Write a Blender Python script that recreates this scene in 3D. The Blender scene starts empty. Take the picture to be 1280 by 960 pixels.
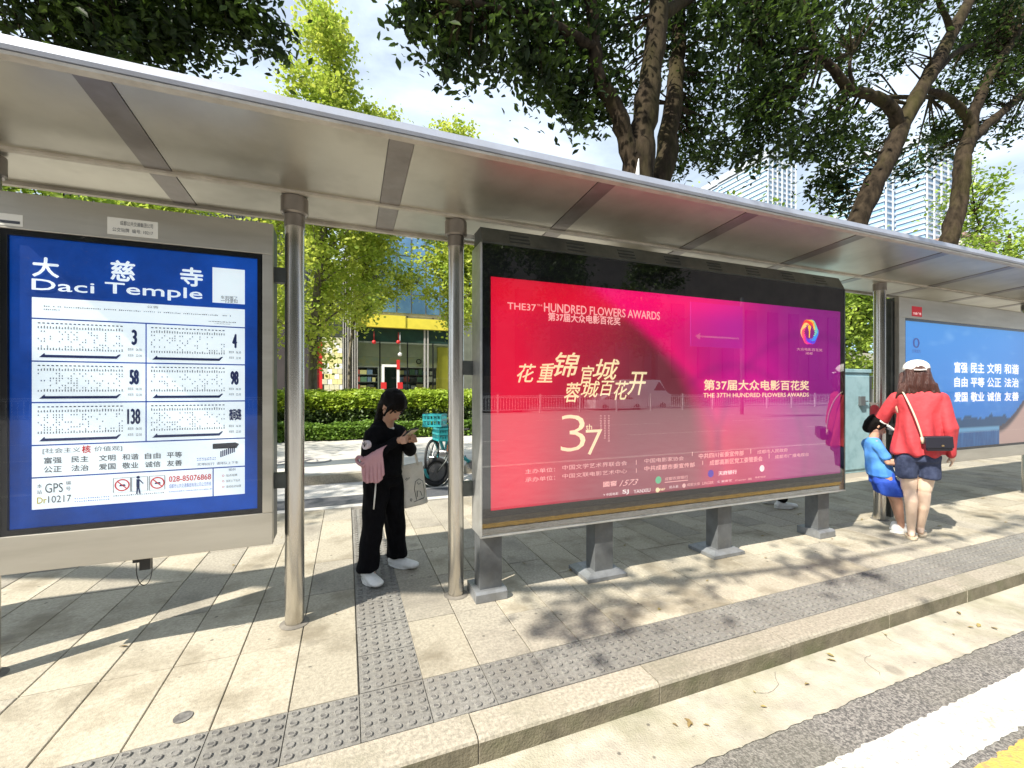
import bpy, bmesh, math, random
import numpy as np
from mathutils import Vector, Matrix, noise

random.seed(7)
rng = np.random.default_rng(11)
SC = bpy.context.scene
COL = SC.collection
R = math.radians

# ------------------------------------------------------------------ camera
EYE = 1.45
F = 533.0
YAW = R(21.2)
HZ = 487.0
cam_d = bpy.data.cameras.new("camera")
cam = bpy.data.objects.new("camera", cam_d)
COL.objects.link(cam)
cam.location = (0, 0, EYE)
cam.rotation_euler = (R(90), 0, -YAW)
cam_d.sensor_width = 36
cam_d.lens = F / 1280 * 36
cam_d.shift_y = (HZ - 480) / 1280
cam_d.clip_start = 0.05
cam_d.clip_end = 3000
SC.camera = cam

# ------------------------------------------------------------------ sky, sun, exposure
SUN_AZ = math.atan2(-0.86, -0.37)          # clockwise from +Y
SUN_EL = math.atan2(1.0, math.hypot(0.86, 0.37))
W = bpy.data.worlds.new("World")
SC.world = W
W.use_nodes = True
nt = W.node_tree
nt.nodes.clear()
wo = nt.nodes.new('ShaderNodeOutputWorld')
bg = nt.nodes.new('ShaderNodeBackground')
sky = nt.nodes.new('ShaderNodeTexSky')
sky.sky_type = 'NISHITA'
sky.sun_disc = False
sky.sun_elevation = SUN_EL
sky.sun_rotation = SUN_AZ % (2 * math.pi)
sky.air_density = 1.0
sky.dust_density = 1.6
sky.ozone_density = 1.2
bg.inputs['Strength'].default_value = 0.058
tc = nt.nodes.new('ShaderNodeTexCoord')
mp = nt.nodes.new('ShaderNodeMapping')
mp.inputs['Scale'].default_value = (1.0, 1.0, 2.2)
ns = nt.nodes.new('ShaderNodeTexNoise')
ns.inputs['Scale'].default_value = 2.6
ns.inputs['Detail'].default_value = 9
ns.inputs['Roughness'].default_value = 0.58
ns.inputs['Distortion'].default_value = 0.5
cr = nt.nodes.new('ShaderNodeValToRGB')
cr.color_ramp.elements[0].position = 0.40
cr.color_ramp.elements[0].color = (0.48, 0.48, 0.48, 1)
cr.color_ramp.elements[1].position = 0.66
cr.color_ramp.elements[1].color = (0.95, 0.95, 0.95, 1)
mx = nt.nodes.new('ShaderNodeMixRGB')
mx.inputs['Color2'].default_value = (11.4, 13.2, 15.4, 1)
nt.links.new(tc.outputs['Generated'], mp.inputs['Vector'])
nt.links.new(mp.outputs['Vector'], ns.inputs['Vector'])
nt.links.new(ns.outputs['Fac'], cr.inputs['Fac'])
nt.links.new(cr.outputs['Color'], mx.inputs['Fac'])
nt.links.new(sky.outputs['Color'], mx.inputs['Color1'])
nt.links.new(mx.outputs['Color'], bg.inputs['Color'])
nt.links.new(bg.outputs['Background'], wo.inputs['Surface'])

sun_d = bpy.data.lights.new("sun", 'SUN')
sun_d.energy = 5.0
sun_d.angle = R(0.55)
sun_d.color = (1.0, 0.945, 0.84)
sun = bpy.data.objects.new("sun", sun_d)
COL.objects.link(sun)
to_sun = Vector((-0.86, -0.37, 1.0)).normalized()
sun.rotation_euler = to_sun.to_track_quat('Z', 'Y').to_euler()
sun.location = (-8, -4, 12)

SC.view_settings.view_transform = 'Standard'
SC.view_settings.look = 'None'
SC.view_settings.exposure = 0.92
SC.view_settings.gamma = 1.0
SC.view_settings.use_curve_mapping = False
SC.render.film_transparent = False
try:
    SC.cycles.use_denoising = True
    SC.cycles.max_bounces = 8
    SC.cycles.transparent_max_bounces = 12
except Exception:
    pass

# ------------------------------------------------------------------ helpers
SN, CS = math.sin(YAW), math.cos(YAW)

def at(u, v, Y):
    """place (in metres) seen at photo pixel u,v on the vertical plane y=Y"""
    a = (u - 640) / F
    yf = CS - SN * a
    d = Y / yf
    return Vector((d * (SN + CS * a), Y, EYE + (HZ - v) / F * d))

def gnd(u, v, z=0.0):
    a = (u - 640) / F
    d = (EYE - z) * F / (v - HZ)
    return Vector((d * (SN + CS * a), d * (CS - SN * a), z))

def rgb(r, g, b):
    f = lambda c: ((c / 255 + 0.055) / 1.055) ** 2.4 if c > 10 else c / 255 / 12.92
    return (f(r), f(g), f(b))

def mat(name, c1, c2=None, scale=3.0, rough=0.7, metal=0.0, bump=0.0, bscale=60.0, rand=0.0,
        c3=None, s3=0.6, f3=0.5, emit=0.0, spec=0.5, stretch=None, coat=0.0, trans=0.0, lo=0.35, hi=0.65, detail=6, spots=0):
    m = bpy.data.materials.new(name)
    m.use_nodes = True
    t = m.node_tree
    b = t.nodes['Principled BSDF']
    b.inputs['Roughness'].default_value = rough
    b.inputs['Metallic'].default_value = metal
    b.inputs['Specular IOR Level'].default_value = spec
    if coat:
        b.inputs['Coat Weight'].default_value = coat
    b.inputs['Base Color'].default_value = (*c1, 1)
    col = None
    geo = t.nodes.new('ShaderNodeNewGeometry')
    vec = geo.outputs['Position']
    if stretch:
        mpn = t.nodes.new('ShaderNodeMapping')
        mpn.inputs['Scale'].default_value = stretch
        t.links.new(vec, mpn.inputs['Vector'])
        vec = mpn.outputs['Vector']
    def noise_fac(sc, lo, hi, det=detail):
        n = t.nodes.new('ShaderNodeTexNoise')
        n.inputs['Scale'].default_value = sc
        n.inputs['Detail'].default_value = det
        n.inputs['Roughness'].default_value = 0.62
        t.links.new(vec, n.inputs['Vector'])
        mr = t.nodes.new('ShaderNodeMapRange')
        mr.inputs['From Min'].default_value = lo
        mr.inputs['From Max'].default_value = hi
        t.links.new(n.outputs['Fac'], mr.inputs['Value'])
        return mr.outputs['Result']
    if c2 is not None:
        mx = t.nodes.new('ShaderNodeMixRGB')
        mx.inputs['Color1'].default_value = (*c1, 1)
        mx.inputs['Color2'].default_value = (*c2, 1)
        t.links.new(noise_fac(scale, lo, hi), mx.inputs['Fac'])
        col = mx.outputs['Color']
    if c3 is not None:
        mx = t.nodes.new('ShaderNodeMixRGB')
        mx.inputs['Color2'].default_value = (*c3, 1)
        if col: t.links.new(col, mx.inputs['Color1'])
        else: mx.inputs['Color1'].default_value = (*c1, 1)
        ml = t.nodes.new('ShaderNodeMath'); ml.operation = 'MULTIPLY'
        ml.inputs[1].default_value = f3
        t.links.new(noise_fac(s3, 0.48, 0.68, 4), ml.inputs[0])
        t.links.new(ml.outputs[0], mx.inputs['Fac'])
        col = mx.outputs['Color']
    if spots:
        for (sc_, th, cc_, ff) in ((7.0, .055, (0.07, 0.065, 0.055), .75), (2.3, .085, (0.16, 0.14, 0.11), .5), (31.0, .10, (0.12, 0.11, 0.09), .35)):
            vo = t.nodes.new('ShaderNodeTexVoronoi'); vo.inputs['Scale'].default_value = sc_
            t.links.new(vec, vo.inputs['Vector'])
            mr = t.nodes.new('ShaderNodeMapRange'); mr.inputs['From Min'].default_value = th*1.5; mr.inputs['From Max'].default_value = th*.8
            mr.inputs['To Max'].default_value = ff
            t.links.new(vo.outputs['Distance'], mr.inputs['Value'])
            mx = t.nodes.new('ShaderNodeMixRGB'); mx.inputs['Color2'].default_value = (*cc_, 1)
            t.links.new(col, mx.inputs['Color1']); t.links.new(mr.outputs['Result'], mx.inputs['Fac']); col = mx.outputs['Color']
    if rand:
        oi = t.nodes.new('ShaderNodeObjectInfo')
        hs = t.nodes.new('ShaderNodeHueSaturation')
        mr = t.nodes.new('ShaderNodeMapRange')
        mr.inputs['To Min'].default_value = 1 - rand
        mr.inputs['To Max'].default_value = 1 + rand
        t.links.new(oi.outputs['Random'], mr.inputs['Value'])
        t.links.new(mr.outputs['Result'], hs.inputs['Value'])
        if col: t.links.new(col, hs.inputs['Color'])
        else: hs.inputs['Color'].default_value = (*c1, 1)
        col = hs.outputs['Color']
    if col: t.links.new(col, b.inputs['Base Color'])
    if emit:
        b.inputs['Emission Strength'].default_value = emit
        b.inputs['Emission Color'].default_value = (*c1, 1)
        if col: t.links.new(col, b.inputs['Emission Color'])
    if bump:
        n = t.nodes.new('ShaderNodeTexNoise')
        n.inputs['Scale'].default_value = bscale
        n.inputs['Detail'].default_value = 5
        t.links.new(vec, n.inputs['Vector'])
        bp = t.nodes.new('ShaderNodeBump')
        bp.inputs['Strength'].default_value = bump
        bp.inputs['Distance'].default_value = 0.01
        t.links.new(n.outputs['Fac'], bp.inputs['Height'])
        t.links.new(bp.outputs['Normal'], b.inputs['Normal'])
    if trans:
        tr = t.nodes.new('ShaderNodeBsdfTranslucent')
        if col: t.links.new(col, tr.inputs['Color'])
        else: tr.inputs['Color'].default_value = (*c1, 1)
        ms = t.nodes.new('ShaderNodeMixShader')
        ms.inputs['Fac'].default_value = trans
        t.links.new(b.outputs['BSDF'], ms.inputs[1])
        t.links.new(tr.outputs['BSDF'], ms.inputs[2])
        t.links.new(ms.outputs['Shader'], t.nodes['Material Output'].inputs['Surface'])
    return m

def glass_mat(name, refl=0.06, tint=(1, 1, 1), fres=1.0, rough=0.0):
    m = bpy.data.materials.new(name)
    m.use_nodes = True
    t = m.node_tree
    t.nodes.clear()
    o = t.nodes.new('ShaderNodeOutputMaterial')
    tr = t.nodes.new('ShaderNodeBsdfTransparent'); tr.inputs['Color'].default_value = (*tint, 1)
    gl = t.nodes.new('ShaderNodeBsdfGlossy'); gl.inputs['Roughness'].default_value = rough
    fr = t.nodes.new('ShaderNodeFresnel'); fr.inputs['IOR'].default_value = 1.5
    ma = t.nodes.new('ShaderNodeMath'); ma.operation = 'MULTIPLY_ADD'
    ma.inputs[1].default_value = fres; ma.inputs[2].default_value = refl
    ma.use_clamp = True
    mx = t.nodes.new('ShaderNodeMixShader')
    t.links.new(fr.outputs[0], ma.inputs[0])
    t.links.new(ma.outputs[0], mx.inputs['Fac'])
    t.links.new(tr.outputs[0], mx.inputs[1]); t.links.new(gl.outputs[0], mx.inputs[2])
    t.links.new(mx.outputs[0], o.inputs['Surface'])
    return m

class MB:
    def __init__(self):
        self.v = []; self.f = []; self.m = []
    def poly(self, pts, mi=0):
        n = len(self.v)
        self.v += [tuple(p) for p in pts]
        self.f.append(tuple(range(n, n + len(pts)))); self.m.append(mi)
        return self
    def mesh(self, vs, fs, mi=0):
        n = len(self.v)
        self.v += [tuple(p) for p in vs]
        for q in fs:
            self.f.append(tuple(i + n for i in q)); self.m.append(mi)
        return self
    def box(self, x0, y0, z0, x1, y1, z1, mi=0):
        vs = [(x0,y0,z0),(x1,y0,z0),(x1,y1,z0),(x0,y1,z0),(x0,y0,z1),(x1,y0,z1),(x1,y1,z1),(x0,y1,z1)]
        fs = [(3,2,1,0),(4,5,6,7),(0,1,5,4),(1,2,6,5),(2,3,7,6),(3,0,4,7)]
        return self.mesh(vs, fs, mi)
    def xbox(self, M, sx, sy, sz, mi=0):
        vs = [M @ Vector((a*sx/2, b*sy/2, c*sz/2)) for c in (-1,1) for a,b in ((-1,-1),(1,-1),(1,1),(-1,1))]
        fs = [(3,2,1,0),(4,5,6,7),(0,1,5,4),(1,2,6,5),(2,3,7,6),(3,0,4,7)]
        return self.mesh(vs, fs, mi)
    def prism(self, prof, x0, x1, mi=0):
        """prof: list of (y,z), extruded along x"""
        n = len(prof)
        vs = [(x0, y, z) for y, z in prof] + [(x1, y, z) for y, z in prof]
        fs = [tuple(range(n))[::-1], tuple(range(n, 2*n))]
        for i in range(n):
            j = (i + 1) % n
            fs.append((i, j, j + n, i + n))
        return self.mesh(vs, fs, mi)
    def tube(self, pts, rad, seg=10, mi=0, caps=True):
        pts = [Vector(p) for p in pts]
        if not hasattr(rad, '__len__'): rad = [rad] * len(pts)
        rings = []
        up = Vector((0.31, 0.17, 0.93)).normalized()
        prev = None
        for i, p in enumerate(pts):
            if i == 0: t = pts[1] - p
            elif i == len(pts) - 1: t = p - pts[i-1]
            else: t = pts[i+1] - pts[i-1]
            t.normalize()
            if prev is None:
                a = t.cross(up)
                if a.length < 1e-3: a = t.cross(Vector((1, 0, 0)))
                a.normalize()
            else:
                a = prev - t * prev.dot(t); a.normalize()
            prev = a
            b = t.cross(a)
            rings.append([p + (a * math.cos(2*math.pi*k/seg) + b * math.sin(2*math.pi*k/seg)) * rad[i] for k in range(seg)])
        vs = [q for r in rings for q in r]
        fs = []
        for i in range(len(pts) - 1):
            for k in range(seg):
                k2 = (k + 1) % seg
                fs.append((i*seg+k, i*seg+k2, (i+1)*seg+k2, (i+1)*seg+k))
        if caps:
            fs.append(tuple(range(seg))[::-1])
            fs.append(tuple(range((len(pts)-1)*seg, len(pts)*seg)))
        return self.mesh(vs, fs, mi)
    def torus(self, c, ax, R0, r, seg=32, s2=10, mi=0, a0=0, a1=2*math.pi):
        ax = Vector(ax).normalized(); c = Vector(c)
        u = ax.cross(Vector((0.1, 0.2, 0.97))).normalized(); w = ax.cross(u)
        pts = [c + (u*math.cos(a0+(a1-a0)*i/seg) + w*math.sin(a0+(a1-a0)*i/seg)) * R0 for i in range(seg + 1)]
        return self.tube(pts, r, s2, mi, caps=(a1 - a0 < 6.2))
    def build(self, name, mats, parent=None, smooth=False, angle=None):
        me = bpy.data.meshes.new(name)
        me.from_pydata(self.v, [], self.f)
        if not isinstance(mats, (list, tuple)): mats = [mats]
        for m in mats: me.materials.append(m)
        if len(mats) > 1: me.polygons.foreach_set('material_index', self.m)
        if smooth: me.polygons.foreach_set('use_smooth', [True] * len(self.f))
        me.update()
        if smooth and angle is not None:
            me.set_sharp_from_angle(angle=R(angle))
        o = bpy.data.objects.new(name, me)
        COL.objects.link(o)
        if parent is not None: o.parent = parent
        return o

def bevel(o, w=0.004, seg=2):
    b = o.modifiers.new('bevel', 'BEVEL'); b.width = w; b.segments = seg; b.limit_method = 'ANGLE'
    return o

def tag(o, label=None, cat=None, group=None, kind=None):
    if label: o['label'] = label
    if cat: o['category'] = cat
    if group: o['group'] = group
    if kind: o['kind'] = kind
    return o

def empty(name, loc=(0, 0, 0), rz=0, label=None, cat=None, group=None):
    o = bpy.data.objects.new(name, None)
    o.empty_display_size = 0.2
    COL.objects.link(o); o.location = loc; o.rotation_euler = (0, 0, rz)
    return tag(o, label, cat, group)

def kids_of(o):
    return [c for c in COL.objects if c.parent == o]

def copy_tree(o, parent=None):
    c = o.copy(); COL.objects.link(c)
    if parent is not None: c.parent = parent
    for ch in kids_of(o): copy_tree(ch, c)
    return c

def inst(name, me, parent, loc=(0, 0, 0), rz=0):
    o = bpy.data.objects.new(name, me)
    COL.objects.link(o); o.parent = parent; o.location = loc; o.rotation_euler = (0, 0, rz)
    return o

# ---- text
_tc = {}
def glyphs(s, bold=0.0, shear=0.0):
    key = (s, bold, shear)
    if key in _tc: return _tc[key]
    cu = bpy.data.curves.new('t', 'FONT')
    cu.body = s; cu.size = 1; cu.offset = bold; cu.shear = shear; cu.resolution_u = 3
    ob = bpy.data.objects.new('t', cu); COL.objects.link(ob)
    bpy.context.view_layer.update()
    me = bpy.data.meshes.new_from_object(ob.evaluated_get(bpy.context.evaluated_depsgraph_get()))
    vs = [(v.co.x, v.co.y) for v in me.vertices]
    fs = [tuple(p.vertices) for p in me.polygons]
    bpy.data.objects.remove(ob); bpy.data.curves.remove(cu); bpy.data.meshes.remove(me)
    if vs:
        xs = [a for a, b in vs]; ys = [b for a, b in vs]
        x0, x1, y0, y1 = min(xs), max(xs), min(ys), max(ys)
        vs = [((a - x0) / max(x1 - x0, 1e-6), (b - y0) / max(y1 - y0, 1e-6)) for a, b in vs]
        asp = (x1 - x0) / max(y1 - y0, 1e-6)
    else: asp = 1
    _tc[key] = (vs, fs, asp)
    return _tc[key]

def put_text(mb, s, x0, z0, x1, z1, Y, mi, bold, shear):
    vs, fs, asp = glyphs(s, min(bold, 0.0), shear)
    h = z1 - z0
    w = bold * h * 1.3
    if w > 0.0004: offs = [(-w, 0), (w, 0), (0, -w), (0, w), (0, 0)]
    else: offs = [(0, 0)]
    for k, (dx, dz) in enumerate(offs):
        mb.mesh([(x0 + w + a * (x1 - x0 - 2*w) + dx, Y - 0.00012*k, z0 + w + b * (z1 - z0 - 2*w) + dz) for a, b in vs], fs, mi)

def text_px(mb, s, bl, tr, Y, mi=0, bold=0.0, shear=0.0):
    """text filling the box between two photo points on plane y=Y, facing the street"""
    A = at(bl[0], bl[1], Y); B = at(tr[0], tr[1], Y)
    put_text(mb, s, A.x, A.z, B.x, B.z, Y, mi, bold, shear)

def text_w(mb, s, x0, z0, x1, z1, Y, mi=0, bold=0.0, shear=0.0):
    put_text(mb, s, x0, z0, x1, z1, Y, mi, bold, shear)

def rect(mb, x0, z0, x1, z1, Y, mi=0):
    mb.poly([(x0, Y, z0), (x1, Y, z0), (x1, Y, z1), (x0, Y, z1)], mi)

# ------------------------------------------------------------------ materials
M = {}
M['granite'] = mat('granite slab', (0.47, 0.42, 0.325), (0.29, 0.26, 0.20), 55, 0.8, bump=0.25, bscale=180, rand=0.13,
                   c3=(0.19, 0.16, 0.11), s3=2.4, f3=0.8, lo=0.3, hi=0.7, spots=1)
M['granite2'] = mat('grey granite slab', (0.41, 0.37, 0.295), (0.26, 0.235, 0.19), 55, 0.8, bump=0.25, bscale=180, rand=0.12,
                    c3=(0.18, 0.16, 0.13), s3=1.9, f3=0.65, spots=1)
M['tactile'] = mat('tactile paving', (0.235, 0.225, 0.20), (0.15, 0.143, 0.13), 48, 0.85, bump=0.3, bscale=160, rand=0.10,
                   c3=(0.16, 0.145, 0.125), s3=2.6, f3=0.55)
M['dome'] = mat('worn tactile dome', (0.09, 0.085, 0.08), (0.20, 0.19, 0.175), 14, 0.8, rand=0.2, lo=.42, hi=.58)
M['kerb'] = mat('kerb granite', (0.41, 0.365, 0.285), (0.24, 0.215, 0.17), 60, 0.8, bump=0.3, bscale=150, rand=0.10,
                c3=(0.20, 0.19, 0.13), s3=2.2, f3=0.6)
M['kerb_face'] = mat('dirty shaded kerb face', (0.20, 0.175, 0.12), (0.12, 0.105, 0.07), 12, 0.9, bump=0.5, bscale=90, c3=(0.10, 0.11, 0.045), s3=3.5, f3=0.6)  # dirt and moss, with the face's shade put into the colour too
M['joint'] = mat('dark joint mortar', (0.11, 0.10, 0.085), (0.2, 0.18, 0.15), 9, 0.95)
M['gutter'] = mat('gutter concrete', (0.47, 0.43, 0.34), (0.33, 0.30, 0.24), 7, 0.9, bump=0.5, bscale=120,
                  c3=(0.22, 0.21, 0.13), s3=2.6, f3=0.6, spots=1)
M['asphalt'] = mat('coarse asphalt', (0.09, 0.085, 0.08), (0.30, 0.28, 0.25), 95, 0.92, bump=1.0, bscale=110,
                   c3=(0.17, 0.16, 0.12), s3=1.2, f3=0.4, lo=0.42, hi=0.60)
M['asphalt_far'] = mat('road asphalt', (0.34, 0.33, 0.32), (0.26, 0.255, 0.25), 3, 0.9)
M['lane_dark'] = mat('bike lane asphalt', (0.055, 0.06, 0.068), (0.09, 0.09, 0.095), 40, 0.9, bump=0.4, bscale=80)
M['lane_light'] = mat('pale kerb and sunlit lane', (0.52, 0.50, 0.46), (0.40, 0.38, 0.35), 6, 0.9)  # for the rear kerb, and for the lane's sunlit strip as a pale colour
M['pave_far'] = mat('pale pavement', (0.55, 0.52, 0.47), (0.42, 0.40, 0.36), 2.2, 0.9, c3=(0.33, 0.31, 0.28), s3=0.5, f3=0.5)
M['white_line'] = mat('worn white road paint', (0.66, 0.65, 0.60), (0.34, 0.32, 0.28), 42, 0.75, bump=0.8, bscale=110, lo=0.50, hi=0.66, c3=(0.40, 0.38, 0.30), s3=5, f3=0.6)
M['yellow_line'] = mat('yellow road paint', (0.62, 0.38, 0.09), (0.34, 0.25, 0.12), 42, 0.75, bump=0.8, bscale=110, lo=0.5, hi=0.66)
M['soil'] = mat('soil', (0.12, 0.10, 0.07), (0.2, 0.17, 0.12), 4, 0.95)
M['steel'] = mat('brushed stainless steel', (0.62, 0.59, 0.53), (0.48, 0.46, 0.42), 3, 0.30, 0.9, stretch=(1, 1, 0.15), bump=0.05, bscale=200)
M['pole_steel'] = mat('polished pole steel', (0.64, 0.61, 0.55), (0.50, 0.47, 0.42), 6, 0.24, 0.95, stretch=(3, 3, 0.25))
M['frame_steel'] = mat('satin frame steel', (0.56, 0.53, 0.46), (0.46, 0.43, 0.37), 2.5, 0.42, 0.75, stretch=(0.3, 1, 2), bump=0.05, bscale=150,
                       c3=(0.36, 0.33, 0.27), s3=3, f3=0.5)
M['soffit'] = mat('steel soffit sheet', (0.58, 0.55, 0.46), (0.46, 0.43, 0.36), 1.1, 0.33, 0.8, bump=0.06, bscale=4,
                  c3=(0.30, 0.27, 0.21), s3=1.5, f3=0.5)
M['strip'] = mat('soffit joint strip', (0.30, 0.27, 0.245), (0.22, 0.195, 0.175), 5, 0.35, 0.85, c3=(0.26, 0.22, 0.19), s3=6, f3=0.5)
M['fascia'] = mat('roof edge metal', (0.40, 0.43, 0.50), (0.33, 0.35, 0.41), 5, 0.5, 0.3, c3=(0.38, 0.38, 0.40), s3=8, f3=0.4)
M['lip'] = mat('roof lip', (0.55, 0.50, 0.42), (0.42, 0.37, 0.30), 9, 0.5, 0.4)
M['beam'] = mat('roof beam', (0.24, 0.22, 0.20), (0.17, 0.155, 0.14), 7, 0.45, 0.7)
M['roof_top'] = mat('roof top sheet', (0.42, 0.44, 0.46), (0.3, 0.31, 0.32), 2, 0.6, 0.3)
M['black'] = mat('black enamel', (0.006, 0.006, 0.007), rough=0.35)
M['casing'] = mat('grey steel casing', (0.10, 0.108, 0.102), (0.065, 0.072, 0.068), 8, 0.42, 0.55)
M['casing_light'] = mat('pale casing edge', (0.60, 0.60, 0.58), (0.45, 0.45, 0.43), 8, 0.35, 0.7)
M['foot'] = mat('galvanised foot', (0.17, 0.18, 0.185), (0.12, 0.125, 0.13), 9, 0.5, 0.4, c3=(0.12, 0.12, 0.11), s3=7, f3=0.5)
M['footplate'] = mat('foot plate', (0.27, 0.28, 0.29), (0.19, 0.195, 0.20), 12, 0.5, 0.4, c3=(0.2, 0.2, 0.19), s3=9, f3=0.5)
M['brown_rail'] = mat('dusty bottom rail', (0.17, 0.14, 0.09), (0.11, 0.09, 0.06), 14, 0.5, 0.4)
M['louvre'] = mat('vent slot', (0.03, 0.035, 0.035), rough=0.6)
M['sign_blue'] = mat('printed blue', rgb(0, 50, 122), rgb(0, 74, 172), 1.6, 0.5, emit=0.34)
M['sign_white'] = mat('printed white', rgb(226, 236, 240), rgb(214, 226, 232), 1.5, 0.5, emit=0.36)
M['sign_navy'] = mat('printed navy', rgb(26, 46, 104), rough=0.5)
M['sign_ink'] = mat('printed grey ink', rgb(70, 74, 82), rough=0.6)
M['sign_red'] = mat('printed red', rgb(205, 45, 50), rough=0.6, emit=0.1)
M['sign_gold'] = mat('printed dull yellow', rgb(190, 175, 60), rough=0.6, emit=0.1)
M['sign_lblue'] = mat('printed mid blue', rgb(70, 100, 180), rough=0.6, emit=0.1)
M['sticker'] = mat('sticker paper', (0.75, 0.74, 0.68), rough=0.6)
M['sticker_red'] = mat('red sticker', rgb(200, 20, 40), rough=0.5, emit=0.1)
M['cream_ink'] = mat('cream lettering', rgb(250, 236, 190), rough=0.6, emit=0.42)
M['pink_ink'] = mat('pink lettering', rgb(255, 205, 200), rough=0.6, emit=0.32)
M['white_ink'] = mat('white lettering', rgb(250, 244, 240), rough=0.6, emit=0.42)
M['green_ink'] = mat('green mark', rgb(110, 215, 160), rough=0.6, emit=0.3)
M['violet_ink'] = mat('violet mark', rgb(90, 40, 200), rough=0.6, emit=0.3)
M['glass'] = glass_mat('cover glass', 0.125, fres=1.5)
M['glass_board'] = glass_mat('board glass', 0.012, fres=0.7)
M['shop_glass'] = glass_mat('shop glass', 0.03, (0.85, 0.92, 0.9), 0.8)
M['bark'] = mat('camphor bark', (0.050, 0.037, 0.024), (0.012, 0.009, 0.006), 9, 0.95, spec=0.1, bump=1.0, bscale=22, stretch=(1, 1, 0.35), c3=(0.060, 0.055, 0.018), s3=1.6, f3=0.5)
M['bark2'] = mat('ginkgo bark', (0.20, 0.17, 0.12), (0.09, 0.075, 0.05), 14, 0.95, bump=0.8, bscale=30, stretch=(1, 1, 0.3))
M['leaf_dark'] = mat('camphor leaf', (0.014, 0.030, 0.006), (0.13, 0.21, 0.03), 3.0, 0.5, trans=0.42, detail=5, spec=0.3, lo=.45, hi=.72)
M['leaf_ginkgo'] = mat('ginkgo leaf', (0.56, 0.60, 0.10), (0.30, 0.42, 0.05), 1.6, 0.6, trans=0.5, detail=3)
M['leaf_mid'] = mat('mid green leaf', (0.16, 0.27, 0.03), (0.34, 0.44, 0.05), 1.4, 0.55, trans=0.35, detail=3)
M['leaf_hedge'] = mat('hedge leaf', (0.42, 0.52, 0.05), (0.24, 0.36, 0.03), 3.5, 0.5, trans=0.35, detail=3)
M['leaf_hedge_shade'] = mat('shaded hedge leaf', (0.035, 0.065, 0.012), (0.24, 0.34, 0.07), 26, 0.45, trans=0.15, detail=2, lo=.5, hi=.72)  # shade of the lower front put into the colour, pale flecks as sparkles
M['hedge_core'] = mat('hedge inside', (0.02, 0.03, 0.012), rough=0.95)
M['leaf_low'] = mat('low shrub leaf', (0.20, 0.33, 0.04), (0.10, 0.19, 0.025), 4, 0.5, trans=0.3, detail=3)
M['skin'] = mat('skin', (0.50, 0.29, 0.20), (0.46, 0.25, 0.17), 12, 0.5)
M['skin_fair'] = mat('fair skin', (0.78, 0.60, 0.46), (0.72, 0.52, 0.39), 9, 0.5)
M['hair'] = mat('black hair', (0.003, 0.0022, 0.002), (0.007, 0.005, 0.0045), 90, 0.6, spec=0.1, stretch=(3, 3, 0.2), bump=0.5, bscale=90)
M['hair_brown'] = mat('brown hair', (0.085, 0.030, 0.020), (0.035, 0.012, 0.010), 60, 0.38, stretch=(3, 3, 0.15), bump=0.9, bscale=70)
M['black_cloth'] = mat('black cloth', (0.003, 0.003, 0.004), (0.006, 0.006, 0.008), 20, 0.9, bump=0.4, bscale=35, spec=0.12)
M['pink_cloth'] = mat('dusty pink cloth', (0.58, 0.33, 0.36), (0.48, 0.25, 0.28), 9, 0.85, bump=0.5, bscale=30)
M['canvas'] = mat('natural canvas', (0.86, 0.83, 0.75), (0.78, 0.75, 0.67), 30, 0.9, bump=0.3, bscale=200)
M['white_shoe'] = mat('white leather', (0.82, 0.81, 0.78), (0.70, 0.69, 0.66), 16, 0.5)
M['red_cloth'] = mat('red blouse cloth', (0.56, 0.050, 0.060), (0.42, 0.032, 0.042), 6, 0.75, bump=0.5, bscale=28)
M['denim'] = mat('dark denim', (0.022, 0.032, 0.075), (0.045, 0.06, 0.12), 30, 0.85, bump=0.4, bscale=120)
M['cap_white'] = mat('white cap cotton', (0.82, 0.81, 0.77), (0.72, 0.70, 0.66), 22, 0.85)
M['blue_cloth'] = mat('bright blue cotton', (0.045, 0.19, 0.62), (0.10, 0.32, 0.72), 5, 0.8, bump=0.3, bscale=40)
M['royal_cloth'] = mat('royal blue cloth', (0.015, 0.06, 0.42), (0.025, 0.09, 0.50), 12, 0.8, bump=0.5, bscale=40)
M['patch'] = mat('pale sleeve patch', (0.66, 0.58, 0.62), rough=0.8)
M['leather'] = mat('black leather', (0.012, 0.012, 0.02), rough=0.35)
M['gold'] = mat('brass', (0.7, 0.5, 0.25), rough=0.3, metal=1)
M['strap_beige'] = mat('beige strap', (0.62, 0.52, 0.38), rough=0.6)
M['teal'] = mat('teal plastic', (0.02, 0.30, 0.31), (0.02, 0.22, 0.24), 8, 0.4)
M['teal_pale'] = mat('pale teal painted metal', (0.42, 0.62, 0.67), (0.34, 0.54, 0.60), 2, 0.5, 0.1, c3=(0.18, 0.33, 0.36), s3=4, f3=0.4)
M['rubber'] = mat('tyre rubber', (0.018, 0.018, 0.018), rough=0.8)
M['grey_metal'] = mat('grey alloy', (0.20, 0.20, 0.20), rough=0.4, metal=0.7)
M['orange'] = mat('orange plastic', (0.75, 0.22, 0.06), rough=0.5)
M['shop_yellow'] = mat('yellow fascia board', (0.72, 0.60, 0.06), (0.62, 0.52, 0.05), 2, 0.5)
M['pale_yellow'] = mat('pale yellow block', (0.72, 0.66, 0.28), (0.66, 0.62, 0.34), 2, 0.6)
M['shop_dark'] = mat('dark glazed strip', (0.015, 0.03, 0.028), (0.02, 0.05, 0.04), 1, 0.2)
M['shop_cream'] = mat('cream wall', (0.60, 0.58, 0.42), (0.50, 0.50, 0.36), 1.2, 0.8)
M['shop_red'] = mat('red painted metal', (0.55, 0.02, 0.02), rough=0.5)
M['shop_white'] = mat('white painted', (0.78, 0.78, 0.76), rough=0.5)
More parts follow.
